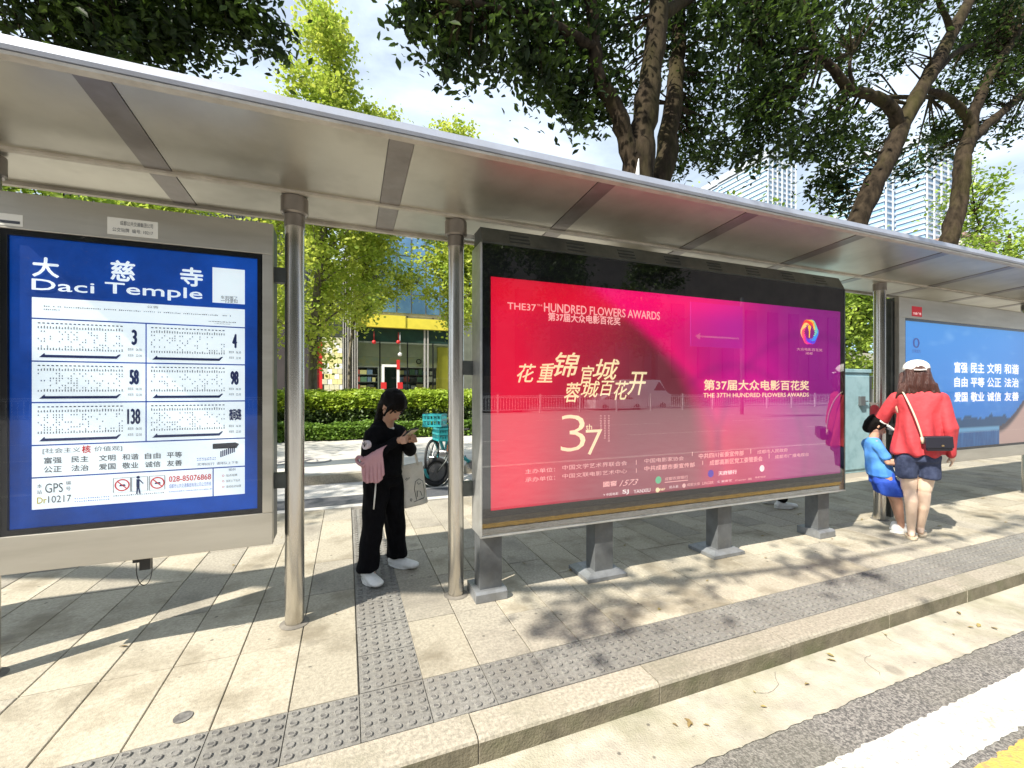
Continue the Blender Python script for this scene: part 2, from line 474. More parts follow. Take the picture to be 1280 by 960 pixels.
M['shop_inside'] = mat('dim shop wall', (0.16, 0.17, 0.13), (0.11, 0.12, 0.09), 1.5, 0.8)
M['shelf'] = mat('shelf', (0.08, 0.09, 0.08), rough=0.7)
M['clad'] = mat('pale vertical cladding', (0.42, 0.40, 0.38), (0.36, 0.34, 0.32), 3, 0.5, 0.2)
M['glass_blue'] = mat('blue curtain glass', (0.06, 0.14, 0.26), (0.18, 0.34, 0.52), 0.35, 0.12, 0.35)
M['tower_glass'] = mat('pale tower glass', (0.24, 0.40, 0.58), (0.40, 0.55, 0.68), 0.06, 0.4, 0.0)
M['tower_white'] = mat('white tower panel', (0.46, 0.50, 0.55), rough=0.7)
M['dark_clad'] = mat('dark louvre building', (0.035, 0.028, 0.028), (0.05, 0.04, 0.04), 1, 0.6)
M['wall_pale'] = mat('pale stone wall', (0.58, 0.54, 0.47), (0.48, 0.45, 0.39), 2, 0.85)
M['roof_brown'] = mat('brown roof', (0.30, 0.20, 0.16), rough=0.8)
M['car_white'] = mat('white car paint', (0.75, 0.76, 0.77), rough=0.25, coat=0.6)
M['car_dark'] = mat('dark car paint', (0.05, 0.055, 0.07), rough=0.25, coat=0.6)
M['car_glass'] = mat('car glass', (0.02, 0.025, 0.03), rough=0.08)
M['rail_white'] = mat('white painted rail', (0.72, 0.73, 0.72), rough=0.5)
M['road_sign'] = mat('road sign blue', (0.02, 0.10, 0.45), rough=0.4)
pal = [((0.5,0.46,0.2),'toy yellow'),((0.40,0.10,0.08),'toy red'),((0.12,0.18,0.26),'toy blue'),((0.10,0.2,0.12),'toy green'),((0.7,0.7,0.66),'toy white'),((0.05,0.05,0.05),'toy black')]
PAL = [mat(n, c, rough=0.5) for c, n in pal]

# ------------------------------------------------------------------ the setting: ground, roads, platform
KY = 1.70          # outer face of the kerb
ROAD = -0.11
tag(MB().box(-500, -500, -1.2, 500, 600, -0.30).build('ground', M['soil']), kind='structure')
tag(MB().box(-90, 0.2, -0.28, 110, 1.395, ROAD).build('road', M['asphalt']), kind='structure')
tag(MB().box(-90, -24.0, -0.28, 110, 0.198, ROAD).build('carriageway', M['asphalt_far']), kind='structure')
tag(MB().box(-90, 1.392, -0.27, 110, KY + 0.02, ROAD + 0.004).build('gutter', M['gutter']), kind='structure')

def ragged_line(y0, y1, x0, x1, z, name, m, amp=0.012, step=0.04):
    mb = MB(); n = int((x1 - x0) / step)
    top = []; bot = []
    for i in range(n + 1):
        x = x0 + (x1 - x0) * i / n
        a = amp * (noise.noise(Vector((x * 22, y0 * 7, 3))) + 0.6 * noise.noise(Vector((x * 31, y0, 1))))
        b = amp * (noise.noise(Vector((x * 22, y1 * 7, 8))) + 0.6 * noise.noise(Vector((x * 31, y1, 5))))
        bot.append((x, y0 + a, z)); top.append((x, y1 + b, z))
    for i in range(n):
        mb.poly([bot[i], bot[i+1], top[i+1], top[i]])
    return tag(mb.build(name, m), kind='structure')
ragged_line(1.370, 1.402, -4, 12, ROAD + 0.0055, 'gutter_edge', M['gutter'], 0.008, 0.015)
ragged_line(0.985, 1.183, -4, 14, ROAD + 0.0045, 'white_road_line', M['white_line'], 0.010, 0.012)
ragged_line(0.80, 0.948, -4, 14, ROAD + 0.0045, 'yellow_road_line', M['yellow_line'], 0.012, 0.02)
for y, w in ((-2.7, 0.16),):
    tag(MB().box(-60, y - w/2, ROAD, 80, y + w/2, ROAD + 0.004).build('white_road_line', M['white_line']), kind='structure')
mb = MB()
for y in (-6.7, -10.4, -14.2):
    for k in range(-8, 12):
        mb.box(k * 9.0, y - 0.07, ROAD, k * 9.0 + 4.5, y + 0.07, ROAD + 0.004)
tag(mb.build('lane_dashes', M['white_line']), kind='structure')

PX0, PX1, PYB = -9.0, 34.0, 5.62
plat = MB().box(PX0, KY + 0.03, -0.26, PX1, PYB, -0.012).build('platform', M['joint'])
tag(plat, kind='structure')

def slab_mesh(name, lx, ly, th, g, m, ch=0.004):
    mb = MB()
    x0, x1, y0, y1 = g/2, lx - g/2, g/2, ly - g/2
    vs = [(x0,y0,-th),(x1,y0,-th),(x1,y1,-th),(x0,y1,-th),(x0,y0,-ch),(x1,y0,-ch),(x1,y1,-ch),(x0,y1,-ch),
          (x0+ch,y0+ch,0),(x1-ch,y0+ch,0),(x1-ch,y1-ch,0),(x0+ch,y1-ch,0)]
    fs = [(0,1,5,4),(1,2,6,5),(2,3,7,6),(3,0,4,7),(4,5,9,8),(5,6,10,9),(6,7,11,10),(7,4,8,11),(8,9,10,11)]
    mb.mesh(vs, fs)
    me = bpy.data.meshes.new(name); me.from_pydata(mb.v, [], mb.f); me.materials.append(m); me.update()
    return me

slabs = {}
def get_slab(l, k):
    key = (round(l, 3), k)
    if key not in slabs:
        slabs[key] = slab_mesh('paving_slab', 0.30, l, 0.03, 0.005, M['granite'] if k == 0 else M['granite2'], 0.003)
    return slabs[key]

TX0 = 0.055            # a joint line at this x; the grid is 0.30 m
TY0 = 2.16             # inner edge of the tactile strip
far = MB(); count = 0
col = -30
while True:
    x = TX0 + 0.30 * col
    if x > PX1 - 0.3: break
    if x < PX0: col += 1; continue
    if col == 0:
        col += 1; continue
    y = TY0
    rs = random.Random(col * 17 + 5)
    start = 0.56 if col < 3 else rs.choice((0.26, 0.56, 0.42))
    near = -2.4 < x < 9.2
    L = start
    while y < PYB - 0.02:
        L2 = min(L, PYB - y)
        if L2 < 0.1: break
        k = 1 if (rs.random() < 0.22 or y > 3.4 and rs.random() < 0.3) else 0
        dz = rs.uniform(-0.0025, 0.0)
        if near and count < 290:
            o = inst('paving_slab', get_slab(L2, k), plat, (x, y, dz)); count += 1
        else:
            far.mesh([(x+.003,y+.003,dz),(x+.297,y+.003,dz),(x+.297,y+L2-.003,dz),(x+.003,y+L2-.003,dz)], [(0,1,2,3)], k)
        y += L2
        L = 0.6
    col += 1
o = far.build('paving_slabs_beyond', [M['granite'], M['granite2']], plat); o['kind'] = 'stuff'

# tactile tiles
def tactile_mesh():
    mb = MB(); g = 0.004
    mb.box(g/2, g/2, -0.03, 0.30-g/2, 0.30-g/2, -0.002, 0)
    for i in range(5):
        for j in range(5):
            cx, cy = 0.03 + i * 0.06, 0.03 + j * 0.06
            def ring(rx, z, sq=1.0):
                out = []
                for k in range(10):
                    a = 2*math.pi*k/10
                    c, s = math.cos(a), math.sin(a)
                    out.append((cx + rx*math.copysign(abs(c)**0.7, c), cy + 0.82*rx*math.copysign(abs(s)**0.7, s), z))
                return out
            n0 = ring(0.0195, -0.002); n1 = ring(0.0170, 0.0055); n2 = ring(0.0130, 0.0066); n3 = ring(0.0105, 0.0040)
            vs = n0 + n1 + n2 + n3
            for r in range(3):
                mb.mesh(vs[r*10:(r+2)*10], [(k, (k+1) % 10, 10 + (k+1) % 10, 10 + k) for k in range(10)], 0 if r < 1 else 0)
            mb.mesh(n3, [tuple(range(10))], 1)
    me = bpy.data.meshes.new('tactile_tile'); me.from_pydata(mb.v, [], mb.f)
    me.materials.append(M['tactile']); me.materials.append(M['dome'])
    me.polygons.foreach_set('material_index', mb.m); me.update()
    return me
TM = tactile_mesh()
for k in range(-7, 30):
    inst('tactile_tile', TM, plat, (TX0 + 0.30 * k, TY0 - 0.303, random.uniform(-0.001, 0.0015)))
fy = TY0
for k in range(11):
    inst('tactile_tile', TM, plat, (TX0 + 0.003, TY0 + 0.303 * k, random.uniform(-0.001, 0.0015)))
# grey stain near the front, drawn as a thin disc
o = tag(MB().tube([(-0.675, 2.285, 0.0005), (-0.675, 2.285, 0.0035)], 0.036, 20).build('stain_disc', M['dome'], plat))
# kerb stones
kerb = tag(MB().box(PX0, KY + 0.015, -0.26, PX1, TY0 - 0.31, -0.014).build('kerb', M['joint']), kind='structure')
ks = MB()
kl = 0.93
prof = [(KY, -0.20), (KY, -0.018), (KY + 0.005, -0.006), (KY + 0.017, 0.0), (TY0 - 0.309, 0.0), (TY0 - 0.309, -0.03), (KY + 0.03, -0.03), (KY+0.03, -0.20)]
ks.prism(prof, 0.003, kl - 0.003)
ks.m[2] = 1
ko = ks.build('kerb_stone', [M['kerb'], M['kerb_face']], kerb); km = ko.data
ko.location = (0.51 - kl * 4, 0, 0)
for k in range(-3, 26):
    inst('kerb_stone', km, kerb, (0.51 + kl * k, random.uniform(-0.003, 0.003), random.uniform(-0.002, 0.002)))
# rear kerb of the platform and the cycle lane
tag(MB().box(PX0, PYB + 0.003, -0.25, PX1, PYB + 0.13, 0.004).build('rear_kerb', M['lane_light']), kind='structure')
tag(MB().box(-60, PYB + 0.12, -0.27, 80, 6.72, ROAD).build('bike_lane', M['lane_dark']), kind='structure')
tag(MB().box(-60, 6.722, -0.27, 80, 7.66, ROAD + 0.003).build('sunlit_lane', M['lane_light']), kind='structure')  # same lane as before; sun and shade put in as pale and dark strips
tag(MB().box(-60, 7.655, -0.27, 80, 7.80, 0.04).build('far_kerb', M['kerb']), kind='structure')
tag(MB().box(-60, 7.803, -0.27, 80, 60, 0.043).build('far_pavement', M['pave_far']), kind='structure')
# painted bicycle emblem on the far pavement
mb = MB()
c = gnd(372, 578, 0.043)
for dx in (-0.35, 0.35):
    mb.torus((c.x + dx, c.y, 0.05), (0, 0, 1), 0.24, 0.02, 24, 4)
mb.tube([(c.x-.35, c.y, .05), (c.x-.1, c.y+.35, .05), (c.x+.25, c.y+.35, .05), (c.x+.35, c.y, .05)], 0.02, 4)
tag(mb.build('bicycle_marking', M['asphalt_far']), kind='structure')

# ------------------------------------------------------------------ bus shelter
RX0, RX1 = -1.92, 16.0
YF, YR, YB = 2.17, 2.87, 3.32
ZF, ZR, ZB = EYE + 1.262, EYE + 1.205, EYE + 1.185
sh = empty('bus_shelter', (0, 2.96, 0), 0, 'long bus shelter with brushed steel roof on round posts, running the length of the platform', 'bus shelter')
def loc(o):      # parts are modelled in world space
    o.matrix_parent_inverse = Matrix.Translation((0, -2.96, 0)); return o
def part(mb, name, m, parent, smooth=False, angle=None):
    o = mb.build(name, m, None, smooth, angle)
    o.parent = parent
    o.matrix_parent_inverse = Matrix.Translation(-Vector(parent.location))
    return o
def sub(mb, name, m, parent, smooth=False, angle=None):   # child of a world-space part
    o = mb.build(name, m, parent, smooth, angle)
    return o
roof = part(MB().prism([(YF+0.02, ZF+0.012), (YR, ZR+0.012), (YB, ZB+0.012), (YB, ZB+0.05), (YR, ZR+0.085), (YF+0.02, ZF+0.052)], RX0, RX1), 'roof', M['roof_top'], sh)
sub(MB().prism([(YF-0.012, ZF+0.006), (YF-0.02, ZF+0.02), (YF-0.012, ZF+0.058), (YF+0.05, ZF+0.066), (YF+0.05, ZF+0.056), (YF+0.017, ZF+0.05), (YF+0.017, ZF+0.006)], RX0-0.02, RX1), 'fascia', M['fascia'], roof)
sub(MB().prism([(YF-0.008, ZF-0.012), (YF-0.008, ZF+0.002), (YF+0.035, ZF+0.002), (YF+0.035, ZF-0.012)], RX0-0.02, RX1), 'roof_lip', M['lip'], roof)
sub(MB().prism([(YR+0.001, ZR-0.016), (YR+0.001, ZR+0.01), (YR+0.035, ZR+0.01), (YR+0.035, ZR-0.016)], RX0, RX1), 'ridge_bead', M['lip'], roof)
sub(MB().prism([(YB-0.03, ZB-0.018), (YB-0.03, ZB+0.01), (YB+0.006, ZB+0.01), (YB+0.006, ZB-0.018)], RX0, RX1), 'rear_edge', M['lip'], roof)
def zr(y):
    if y < YR: return ZF + (ZR-ZF) * (y-YF) / (YR-YF)
    return ZR + (ZB-ZR) * (y-YR) / (YB-YR)
strips = [-2.17 + 1.22 * k for k in range(0, 15)]
strips = [-0.958 + 1.219 * k for k in range(0, 14)]
edges = [RX0] + strips + [RX1]
for i in range(len(edges) - 1):
    a = edges[i] + (0.064 if i > 0 else 0); b = edges[i+1] - (0.064 if i < len(edges)-2 else 0)
    for (y0, y1) in ((YF+0.037, YR-0.002), (YR+0.037, YB-0.032)):
        sub(MB().prism([(y0, zr(y0)-0.001), (y0, zr(y0)+0.010), (y1, zr(y1)+0.010), (y1, zr(y1)-0.001)], a, b), 'soffit_panel', M['soffit'], roof)
for x in strips:
    for (y0, y1) in ((YF+0.037, YR-0.002), (YR+0.037, YB-0.032)):
        sub(MB().prism([(y0, zr(y0)-0.005), (y0, zr(y0)+0.009), (y1, zr(y1)+0.009), (y1, zr(y1)-0.005)], x-0.061, x+0.061), 'joint_strip', M['strip'], roof)
POLES = [-1.70, -0.301, 0.722, 5.56, 8.9, 10.0]
for x in POLES:
    r = 0.055
    pl = part(MB().tube([(x, 2.96, 0.004), (x, 2.96, ZR-0.01)], r, 40), 'pole', M['pole_steel'], sh, True, 40)
    if x in (POLES[3], POLES[4]):
        sub(MB().tube([(x, 2.96, ZR-0.10), (x, 2.96, ZR-0.02)], 0.062, 36), 'collar', M['strip'], pl, True, 40)
    else:
        sub(MB().tube([(x, 2.96, ZR-0.125), (x, 2.96, ZR-0.115), (x, 2.96, ZR-0.022)], [0.068, 0.078, 0.078], 36), 'collar', M['strip'], pl, True, 40)
        sub(MB().tube([(x, 2.96, ZR-0.20), (x, 2.96, ZR-0.126)], 0.0585, 36), 'sleeve', M['strip'], pl, True, 40)
    # mortar ring at the foot
    sub(MB().tube([(x, 2.96, 0.001), (x, 2.96, 0.008)], [0.085, 0.062], 22), 'grout_ring', M['joint'], pl, True, 30)

# ------------------------------------------------------------------ timetable board (left) and its kin
FY = 2.865   # front face of frames
def steel_board(x0, x1, z0, z1, zp0, zp1, sidew, label, name='timetable_board', cat='sign board', group=None):
    t = empty(name, ((x0+x1)/2, FY+0.1, 0), 0, label, cat, group)
    xa, xb = x0 + sidew, x1 - sidew
    part(MB().box(x0+0.004, FY+0.03, z0+0.004, x1-0.004, FY+0.20, z1-0.004), 'cabinet', M['casing'], t)
    fr = part(MB().box(x0, FY, zp1, x1, FY+0.045, z1), 'frame_rail', M['frame_steel'], t); bevel(fr, .003)
    fr = part(MB().box(x0, FY, z0, x1, FY+0.045, zp0), 'frame_rail', M['frame_steel'], t); bevel(fr, .003)
    for a, b in ((x0, xa), (xb, x1)):
        s = part(MB().box(a, FY-0.0015, zp0+0.001, b, FY+0.045, zp1-0.001), 'frame_stile', M['frame_steel'], t); bevel(s, .003)
    # vertical seam plates on the corners
    k = MB()
    bz = 0.028
    k.box(xa, FY+0.010, zp1-bz, xb, FY+0.028, zp1-0.001); k.box(xa, FY+0.010, zp0+0.001, xb, FY+0.028, zp0+bz)
    k.box(xa+0.001, FY+0.010, zp0+bz, xa+bz, FY+0.028, zp1-bz); k.box(xb-bz, FY+0.010, zp0+bz, xb-0.001, FY+0.028, zp1-bz)
    part(k, 'black_seal', M['black'], t)
    part(MB().poly([(xa+0.002, FY+0.007, zp0+.002), (xb-0.002, FY+0.007, zp0+.002), (xb-0.002, FY+0.007, zp1-.002), (xa+0.002, FY+0.007, zp1-.002)]), 'glass_pane', M['glass_board'], t)
    return t, (xa+bz, xb-bz, zp0+bz, zp1-bz)

BX0, BX1 = -1.65, at(341, 487, FY).x
BZ0, BZ1 = at(335, 681, FY).z, at(335, 279, FY).z
PZ0, PZ1 = at(327, 642, FY).z, at(327, 317, FY).z
tb, (ax, bx, az, bz_) = steel_board(BX0, BX1, BZ0, BZ1, PZ0, PZ1, BX1 - at(328, 487, FY).x, 'steel framed bus stop timetable board with blue sheet reading Daci Temple, at left')
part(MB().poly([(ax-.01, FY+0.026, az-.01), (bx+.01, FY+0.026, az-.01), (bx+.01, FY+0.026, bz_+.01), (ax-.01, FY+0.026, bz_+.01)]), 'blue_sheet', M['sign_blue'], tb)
YP = FY + 0.0225; YT = FY + 0.0205
UL, UR = 39.8, 306.0
XL, XR = at(UL, 487, YP).x, at(UR, 487, YP).x
zl = lambda v: at(UL, v, YP).z
XM = at(182.6, 487, YP).x
mb = MB()
rows = [370.3, 397.7, 451.3, 503.3, 557.0, 597.6, 637.4]
lw = 0.0035
XK = at(266.4, 487, YP).x
for i in range(6):
    z1, z0 = zl(rows[i]) - lw, zl(rows[i+1]) + lw
    if i == 5: z0 = zl(rows[6])
    if 1 <= i <= 3:
        rect(mb, XL, z0, XM-lw*0.8, z1, YP); rect(mb, XM+lw*0.8, z0, XR, z1, YP)
    elif i == 5:
        rect(mb, XL, z0, XK-lw*0.8, z1, YP); rect(mb, XK+lw*0.8, z0, XR, z1, YP)
    else:
        rect(mb, XL, z0, XR, z1, YP)
q0, q1 = at(265.6, 378, YP), at(306.4, 341, YP)
rect(mb, q0.x, q0.z, XR, at(265.6, 334, YP).z, YP)
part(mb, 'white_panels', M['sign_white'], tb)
# lettering
L = MB()
mt = [M['sign_white'], M['sign_navy'], M['sign_ink'], M['sign_red'], M['sign_gold'], M['sign_lblue']]
text_px(L, '大', (40, 345.5), (74, 323), YT, 0, 0.02)
text_px(L, '慈', (138, 350.5), (169, 327), YT, 0, 0.02)
text_px(L, '寺', (225, 357), (254, 335.5), YT, 0, 0.02)
text_px(L, 'Daci', (39.5, 362), (118, 353.5), YT, 0, 0.012)
text_px(L, 'Temple', (131, 370.6), (253, 361), YT, 0, 0.012)
# notice strip
text_w(L, '公告', XL+(XR-XL)*0.505, zl(377), XL+(XR-XL)*0.56, zl(373.6), YT, 2)
def tiny_row(x0, x1, z, h, n, mi=2, gap=0.35, skip=0.0, seed=0):
    rr = random.Random(seed)
    w = (x1-x0)/n
    for i in range(n):
        if rr.random() < skip: continue
        hh = h * rr.uniform(0.55, 1)
        rect(L, x0+i*w, z, x0+i*w+w*(1-gap)*rr.uniform(0.6, 1), z+hh, YT, mi)
W_ = XR - XL
tiny_row(XL+W_*.05, XL+W_*.93, zl(382.5), 0.006, 92, skip=.12, seed=1)
tiny_row(XL+W_*.05, XL+W_*.12, zl(386.5), 0.006, 8, seed=2)
tiny_row(XL+W_*.81, XL+W_*.955, zl(391.5), 0.006, 18, seed=3)
tiny_row(XL+W_*.84, XL+W_*.925, zl(394), 0.004, 14, seed=4)
nums = [('3', '4'), ('58', '98'), ('138', '夜间5路')]
for r_ in range(3):
    for c_ in range(2):
        x0, x1 = (XL, XM) if c_ == 0 else (XM, XR)
        z1, z0 = zl(rows[1+r_]), zl(rows[2+r_]); h = z1 - z0; w = x1 - x0
        rr = random.Random(r_*2+c_)
        n = 30
        gx0, gx1 = x0 + w*.05, x0 + w*.80
        st = (gx1-gx0)/n
        for i in range(20):
            a = gx0 + i*(gx1-gx0)/20
            rect(L, a, z0+h*.885, a+st*0.85, z0+h*.91, YT, 1 if rr.random() < .6 else 2)
        for i in range(n):
            a = gx0+i*st
            rect(L, a, z0+h*.77, a+st*.33, z0+h*rr.uniform(.81, .84), YT, 2)
            rect(L, a, z0+h*.265, a+st*.33, z0+h*rr.uniform(.30, .33), YT, 2)
            for q in range(7):
                if rr.random() < (.30 if c_ == 0 else .25) + .18*(r_ == 2 and i < 18):
                    zz = z0+h*(.34+q*.058)
                    rect(L, a, zz, a+st*.33, zz+h*.032, YT, 2 if rr.random() < .75 else 1)
        # arrow bar
        za, zb = z0+h*.10, z0+h*.155
        L.poly([(gx0+w*.01, YT, za-.002), (gx0+w*.68, YT, za-.002), (gx0+w*.72, YT, z0+h*.20), (gx0+w*.70, YT, z0+h*.20), (gx0+w*.675, YT, zb), (gx0+w*.06, YT, zb), (gx0+w*.055, YT, z0+h*.20)], 1)
        s = nums[r_][c_]
        zt, zb2 = z0+h*.83, z0+h*.44
        if len(s) == 1: text_w(L, s, x0+w*.865, zb2, x0+w*.918, zt, YT, 1, .03)
        elif len(s) == 2: text_w(L, s, x0+w*.845, zb2, x0+w*.935, zt, YT, 1, .03)
        elif len(s) == 3: text_w(L, s, x0+w*.825, zb2, x0+w*.948, zt, YT, 1, .02)
        else: text_w(L, s, x0+w*.83, z0+h*.48, x0+w*.965, z0+h*.80, YT, 1, .03)
        text_w(L, '首班车', x0+w*.83, z0+h*.30, x0+w*.885, z0+h*.37, YT, 2); text_w(L, '06:30', x0+w*.905, z0+h*.30, x0+w*.96, z0+h*.36, YT, 2)
        text_w(L, '末班车', x0+w*.83, z0+h*.15, x0+w*.885, z0+h*.22, YT, 2); text_w(L, '22:30', x0+w*.905, z0+h*.15, x0+w*.96, z0+h*.21, YT, 2)
# values strip
z1, z0 = zl(rows[4]), zl(rows[5]); h = z1-z0
sx = lambda f: XL + W_*f
text_w(L, '[社会主义', sx(.045), z0+h*.72, sx(.205), z0+h*.90, YT, 2)
text_w(L, '核', sx(.21), z0+h*.70, sx(.25), z0+h*.95, YT, 3, .02)
text_w(L, '价值观]', sx(.265), z0+h*.72, sx(.39), z0+h*.90, YT, 2)
cols = [.05, .165, .285, .39, .495, .60]
for s, f in zip(('富强', '民主', '文明', '和谐', '自由', '平等'), cols): text_w(L, s, sx(f), z0+h*.42, sx(f+.075), z0+h*.62, YT, 2, .01)
for s, f in zip(('公正', '法治', '爱国', '敬业', '诚信', '友善'), cols): text_w(L, s, sx(f), z0+h*.14, sx(f+.075), z0+h*.34, YT, 2, .01)
text_w(L, '文明出行', sx(.75), z0+h*.10, sx(.84), z0+h*.20, YT, 1)
text_w(L, '请排队上下车', sx(.85), z0+h*.10, sx(.965), z0+h*.20, YT, 1)
tiny_row(sx(.75), sx(.85), z0+h*.34, .006, 12, 5, seed=6); tiny_row(sx(.75), sx(.85), z0+h*.28, .006, 12, 5, seed=7)
L.poly([(sx(.83), YT, z0+h*.66), (sx(.955), YT, z0+h*.66), (sx(.97), YT, z0+h*.80), (sx(.95), YT, z0+h*.86), (sx(.83), YT, z0+h*.84)], 2)
rr = random.Random(5)
for i in range(8):
    x = sx(.87+.010*i); zz = z0+h*(.36+.022*i)
    rect(L, x, zz, x+.006, zz+.035, YT, 1)
# bottom strip
z1, z0 = zl(rows[5]), zl(rows[6]); h = z1-z0
text_w(L, 'GPS', sx(.055), z0+h*.50, sx(.13), z0+h*.80, YT, 2, .005)
text_w(L, '本', sx(.022), z0+h*.67, sx(.042), z0+h*.80, YT, 2); text_w(L, '站', sx(.022), z0+h*.48, sx(.042), z0+h*.61, YT, 2)
text_w(L, '编', sx(.142), z0+h*.72, sx(.163), z0+h*.85, YT, 2); text_w(L, '号', sx(.142), z0+h*.53, sx(.163), z0+h*.66, YT, 2)
text_w(L, 'Dr', sx(.022), z0+h*.18, sx(.062), z0+h*.38, YT, 4, .01); text_w(L, '10217', sx(.068), z0+h*.18, sx(.165), z0+h*.40, YT, 2)
def ring_px(cx, cz, r, w, mi, n=28):
    for k in range(n):
        a, b = 2*math.pi*k/n, 2*math.pi*(k+1)/n
        L.poly([(cx+r*math.cos(a), YT, cz+r*math.sin(a)), (cx+(r-w)*math.cos(a), YT, cz+(r-w)*math.sin(a)), (cx+(r-w)*math.cos(b), YT, cz+(r-w)*math.sin(b)), (cx+r*math.cos(b), YT, cz+r*math.sin(b))], mi)
for f in (.39, .555):
    cx, cz, r = sx(f), z0+h*.60, h*.20
    ring_px(cx, cz, r, .006, 3)
    L.poly([(cx-r*.72, YT-.0002, cz+r*.62), (cx-r*.62, YT-.0002, cz+r*.74), (cx+r*.72, YT-.0002, cz-r*.62), (cx+r*.62, YT-.0002, cz-r*.74)][::-1], 3)
    L.poly([(cx-r*.4, YT, cz-r*.2), (cx+r*.45, YT, cz-r*.15), (cx+r*.35, YT, cz+r*.12), (cx-r*.3, YT, cz+r*.1)], 1)
cx, cz = sx(.465), z0+h*.58
rect(L, cx-.009, cz-.012, cx+.005, cz+.03, YT, 1); ring_px(cx-.001, cz+.04, .008, .008, 1, 10)
L.poly([(cx-.010, YT, cz-.05), (cx-.004, YT, cz-.05), (cx, YT, cz-.01), (cx-.008, YT, cz-.01)], 1)
L.poly([(cx+.004, YT, cz-.05), (cx+.010, YT, cz-.05), (cx+.004, YT, cz-.01), (cx-.003, YT, cz-.01)], 1)
L.poly([(cx+.004, YT, cz+.022), (cx+.020, YT, cz+.002), (cx+.022, YT, cz+.007), (cx+.006, YT, cz+.028)], 1)
for f0, f1 in ((.348, .43), (.432, .51), (.515, .592)):
    for a, b, c2, d2 in ((f0, .36, f0+.003, .84), (f1-.003, .36, f1, .84)):
        rect(L, sx(a), z0+h*b, sx(c2), z0+h*d2, YT, 2)
    rect(L, sx(f0+.003), z0+h*.835, sx(f1-.003), z0+h*.84+.001, YT, 2); rect(L, sx(f0+.003), z0+h*.355, sx(f1-.003), z0+h*.36, YT, 2)
tiny_row(sx(.18), sx(.335), z0+h*.24, .006, 16, 5, seed=8); tiny_row(sx(.18), sx(.335), z0+h*.15, .006, 16, 5, seed=9)
tiny_row(sx(.35), sx(.59), z0+h*.24, .006, 24, 2, seed=10)
text_w(L, '028-85076868', sx(.61), z0+h*.60, sx(.822), z0+h*.80, YT, 3, .012)
text_w(L, '成都市公共交通集团有限公司公交热线', sx(.61), z0+h*.38, sx(.822), z0+h*.53, YT, 5)
tiny_row(sx(.61), sx(.83), z0+h*.25, .006, 34, 5, seed=12)
text_w(L, '图例', sx(.915), z0+h*.86, sx(.95), z0+h*.95, YT, 1)
for i, zf in enumerate((.66, .46, .26)):
    text_w(L, ['站点站牌', '当前上下站点', '途经站点站牌'][i], sx(.90), z0+h*zf, sx(.90+[.06, .075, .08][i]), z0+h*(zf+.09), YT, 2)
    ring_px(sx(.885), z0+h*(zf+.045), .006, .002, 3, 8)
text_w(L, '车到哪了', at(276, 487, YP).x, at(265.6, 373.0, YP).z, at(297, 487, YP).x, at(265.6, 368.6, YP).z, YT, 2)
text_w(L, '一扫便知', at(276, 487, YP).x, at(265.6, 380.0, YP).z+.012, at(297, 487, YP).x, at(265.6, 375, YP).z+.012, YT, 2)
part(L, 'lettering', mt, tb)
# stickers on the upper rail
YS = FY - 0.0015
def sticker(t, bl, tr, m, s1, s2, inkm):
    A, B = at(bl[0], bl[1], YS), at(tr[0], tr[1], YS)
    part(MB().box(A.x, YS, A.z, B.x, FY, B.z), 'sticker', m, t)
    k = MB(); h = B.z-A.z; w = B.x-A.x
    if s1: text_w(k, s1, A.x+w*.25, A.z+h*.58, A.x+w*.9, A.z+h*.85, YS-.001, 0)
    if s2: text_w(k, s2, A.x+w*.1, A.z+h*.18, A.x+w*.9, A.z+h*.42, YS-.001, 0)
    part(k, 'sticker_lettering', inkm, t)
sticker(tb, (134, 292), (197.5, 278), M['sticker'], '成都公共交通集团公司', '公交站牌  编号: 10217', M['sign_ink'])
sticker(tb, (-6, 280), (28.5, 269), M['sticker'], '', '■', M['sign_ink'])
# brackets to the posts and the hanging latch
for z in (at(350, 345, 2.96).z, at(350, 600, 2.96).z):
    part(MB().box(BX1-0.02, 2.93, z-0.045, -0.301-0.045, 2.985, z+0.045), 'bracket', M['casing'], tb)
    part(MB().box(-1.70+0.045, 2.93, z-0.045, BX0+0.02, 2.985, z+0.045), 'bracket', M['casing'], tb)
lk = MB(); c = at(181, 700, FY+0.03)
lk.box(c.x-.05, c.y-.01, BZ0-.022, c.x-.012, c.y+.02, BZ0-.004); lk.box(c.x-.02, c.y-.012, BZ0-.065, c.x+.028, c.y+.02, BZ0-.004)
part(lk, 'latch', M['black'], tb)
pts = [Vector((c.x-.03+.035*(1-math.cos(a)), c.y-.02, BZ0-.02-.125*math.sin(a)**0.7)) for a in [math.pi*k/16 for k in range(17)]]
part(MB().tube(pts, 0.0022, 5), 'cable_loop', M['black'], tb)

# a second board of the same make stands further left, outside the picture, and shades the platform
t0, (a2, b2, c2, d2) = steel_board(-4.1, -2.42, BZ0, BZ1-0.03, PZ0, PZ1, 0.05, 'steel framed board left of the timetable board, beyond the first post', 'notice_board', 'sign board')
part(MB().poly([(a2-.01, FY+0.026, c2-.01), (b2+.01, FY+0.026, c2-.01), (b2+.01, FY+0.026, d2+.01), (a2-.01, FY+0.026, d2+.01)]), 'blue_sheet', M['sign_blue'], t0)
for x in (-3.9, -2.6):
    part(MB().box(x-.05, FY+.05, 0, x+.05, FY+.15, BZ0-.001), 'leg', M['foot'], t0)

